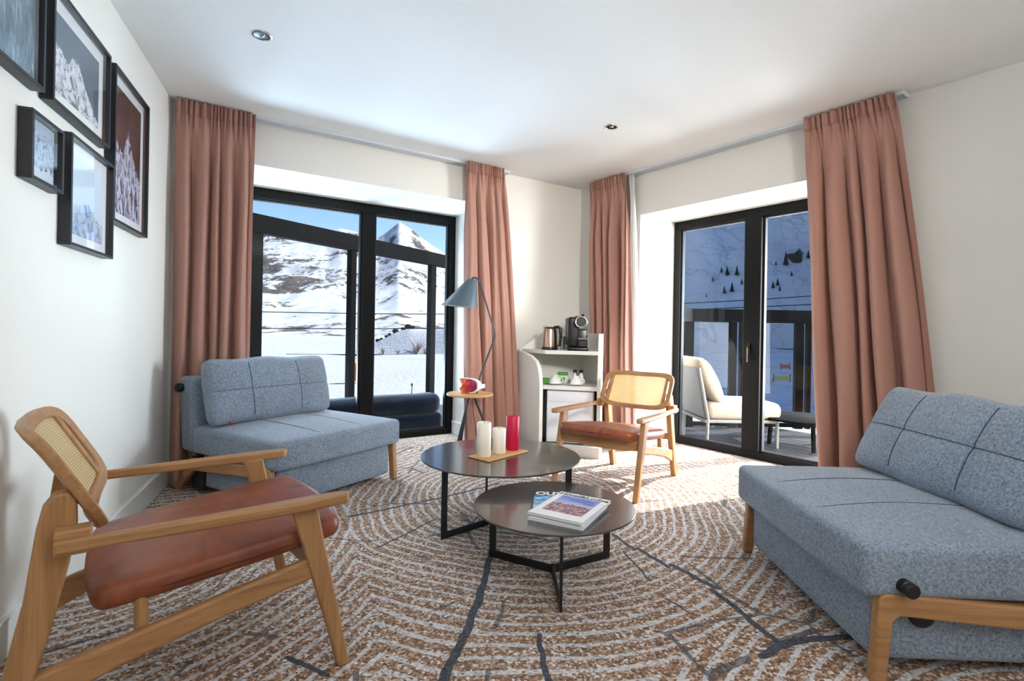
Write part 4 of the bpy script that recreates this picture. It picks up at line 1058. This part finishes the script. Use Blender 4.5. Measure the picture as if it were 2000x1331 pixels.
TREES = [(1407,536,2.2,'on the left of the lower clump by the frame'), (1418,541,3.2,'tallest of the left clump'), (1437,541,3.4,'beside the door mullion'), (1413,574,2.6,'low on the slope, left one'), (1428,572,3.2,'low on the slope, tallest of the pair'), (1447,558,2.0,'small one by the mullion edge'), (1390,549,1.5,'lone small one furthest left'), (1532,521,4.6,'big one below the chalet'), (1576,508,3.0,'at the curtain edge'), (1513,519,1.6,'small one left of the chalet'), (1508,566,2.4,'first of the middle right trio'), (1517,560,2.6,'second of the middle right trio'), (1521,569,2.0,'lowest of the middle right trio'), (1544,541,1.8,'lone one under the chalet'), (1490,575,2.0,'by the right of the mullion'), (1378,581,1.2,'lowest tiny one on the left')]
for i, (x, y, h, w) in enumerate(TREES):
    p = on_slope(x, y); t_ = empty('conifer', p, i*1.3); t_.scale = (h, h, h)
    tag(t_, 'dark conifer on the shaded slope, ' + w, 'tree', 'conifers on the slope')
    for me, nm in ((crowns[i % 3], 'crown'), (trunk_me, 'trunk')):
        c = bpy.data.objects.new(nm, me); COL.objects.link(c); c.parent = t_
p = on_slope(1549, 508); hut = empty('chalet', (p[0], p[1], p[2]), R(25)); tag(hut, 'small dark chalet with a snowy roof high on the slope', 'chalet')
MB().box(-1.9, 1.9, -1.5, 1.5, -1.0, 2.2).build('walls', plain('dark_timber', srgb(64, 48, 40), .9), hut, None)
MB().prism([(-2.3, 2.1), (0, 3.7), (2.3, 2.1), (2.3, 2.4), (0, 4.05), (-2.3, 2.4)], -1.9, 1.9, 'y').build('roof', M_SNOW, hut, None)
MB().box(-.4, .4, -1.56, -1.48, .4, 1.3).build('window', M_PLASTIC, hut, None)
M_TWIG = plain('brown_twigs', srgb(120, 92, 78), .9)
def bush(x, y, h, label, seed):
    e = e_of(x, y); lo = 0.0
    best = None
    for k in range(101):
        q = knoll(x, k/100.0)
        if (q[2]-CAM_Z)/q[1] >= e: best = q; break
    best = best or knoll(x, 1.0)
    rnd = random.Random(seed); b_ = empty('bare_bush', best); tag(b_, label, 'bush', 'leafless bushes on the snow bank')
    for j in range(5):
        m = MB(); a0_ = rnd.uniform(0, 6.28)
        p0 = Vector((0, 0, -.05)); d = Vector((math.cos(a0_)*.45, math.sin(a0_)*.45, 1)).normalized(); p1 = p0 + d*h*.6
        m.tube([p0, p1], [.03*h, .016*h], 5)
        for k in range(9):
            s0 = p0.lerp(p1, rnd.uniform(.25, 1)); dd = (d + Vector((rnd.uniform(-1, 1), rnd.uniform(-1, 1), rnd.uniform(-.1, .6)))).normalized()
            m.tube([s0, s0 + dd*h*rnd.uniform(.2, .5)], [.010*h, .006*h], 4)
        m.build('branch', M_TWIG, b_, None)
bush(814, 697, 1.9, 'largest leafless bush on the shaded snow bank', 4)
bush(750, 722, 1.0, 'low leafless bush at the foot of the snow bank', 5)
bush(778, 706, .8, 'small leafless bush between two others on the bank', 6)
bush(834, 716, 1.2, 'leafless bush against the loggia post on the bank', 7)
M_SCRUB = plain('dark_scrub', srgb(70, 66, 56), .95, var=.3, scale=6)
def scrub_mesh(seed):
    rnd = random.Random(seed); m = MB(); m.rbox((0, 0, .3), (.5, .4, .4), .35, 3, 3, lambda x, y, z, p: tuple(p + Vector((rnd.uniform(-.14, .14), rnd.uniform(-.14, .14), rnd.uniform(-.2, .22))))); return m.mesh('scrub', M_SCRUB, None)
scr = [scrub_mesh(s_) for s_ in (1, 2, 3)]
SCRUB = [(738, .9, 'leftmost by the mullion'), (745, .7, 'second from the mullion'), (755, .8, 'third from the mullion'), (761, .7, 'fourth from the mullion'), (773, 1.3, 'roundest one on the crest'), (787, .9, 'just left of the crest top'), (797, 1.4, 'largest one at the crest top'), (806, 1.0, 'rightmost one on the crest')]
for i, (x, h, w) in enumerate(SCRUB):
    q = knoll(x, 1.0); o = bpy.data.objects.new('scrub_bush', scr[i % 3]); COL.objects.link(o); o.location = q; o.scale = (h*.5, h*.5, h*.42); o.rotation_euler = (0, 0, i)
    tag(o, 'dark scrub on the crest of the snow bank, ' + w, 'bush', 'scrub along the crest')
# piste furniture
def ground_pt(x, y):
    e = e_of(x, y); Y = (GZ-CAM_Z)/e; return ((x-1000)/1019*Y, Y, GZ)
p = ground_pt(696, 744); o = MB().lathe([(0, 0), (.30, 0), (.34, .1), (.34, .8), (.28, .95), (0, 1.0)], 24).build('safety_pad', plain('orange_pad', srgb(238, 104, 40), .7), None, 50); o.location = p; tag(o, 'orange safety pad standing on the piste', 'safety pad')
p = ground_pt(806, 772); mk = empty('piste_marker', p); tag(mk, 'thin grey piste marker pole in the snow', 'pole')
MB().tube([(0, 0, 0), (.02, 0, .42)], .022, 8).build('pole', plain('grey_pole', srgb(70, 90, 100), .6), mk, 40); MB().box(-.03, .05, -.03, .03, .40, .50).build('pole_cap', plain('dark_cap', srgb(60, 70, 84), .6), mk, None)
def banner(x0, x1, y, ht, col, label, name):
    p0, p1 = Vector(ground_pt(x0, y)), Vector(ground_pt(x1, y)); b_ = empty(name, p0); tag(b_, label, 'banner', 'piste banners')
    L = (p1-p0).length
    MB().box(0, L, -.02, .02, .1, .1+ht).build('sheet', plain(name+'_cloth', col, .7), b_, None)
    for x in (0, L): MB().tube([(x, 0, 0), (x, 0, .2+ht)], .03, 6).build('pole', M_BARK, b_, 40)
banner(1526, 1541, 722, .32, srgb(232, 92, 84), 'small red banner on the snow beyond the balcony', 'red_banner')
banner(1512, 1541, 746, .26, srgb(206, 190, 96), 'yellow banner on the snow beyond the balcony', 'yellow_banner')
def cable(x0, y0, x1, y1, Y0, Y1, sag, label, r=.045):
    pts = []
    for i in range(13):
        f = i/12; x = x0+(x1-x0)*f; Y = Y0+(Y1-Y0)*f; y = y0+(y1-y0)*f + sag*4*f*(1-f)
        pts.append(((x-1000)/1019*Y, Y, CAM_Z+e_of(x, y)*Y))
    o = MB().tube(pts, r, 5).build('lift_cable', M_BLACKM, None, 40); tag(o, label, 'cable', 'ski lift cables')
cable(380, 606, 920, 614, 52, 52, 2, 'upper ski lift cable seen through the left window')
cable(380, 640, 920, 641, 50, 50, 2, 'lower ski lift cable seen through the left window')
cable(1290, 595, 1680, 571, 60, 60, 2, 'upper ski lift cable seen through the balcony door', .05)
cable(1290, 607, 1680, 590, 58, 58, 1, 'lower ski lift cable seen through the balcony door', .05)
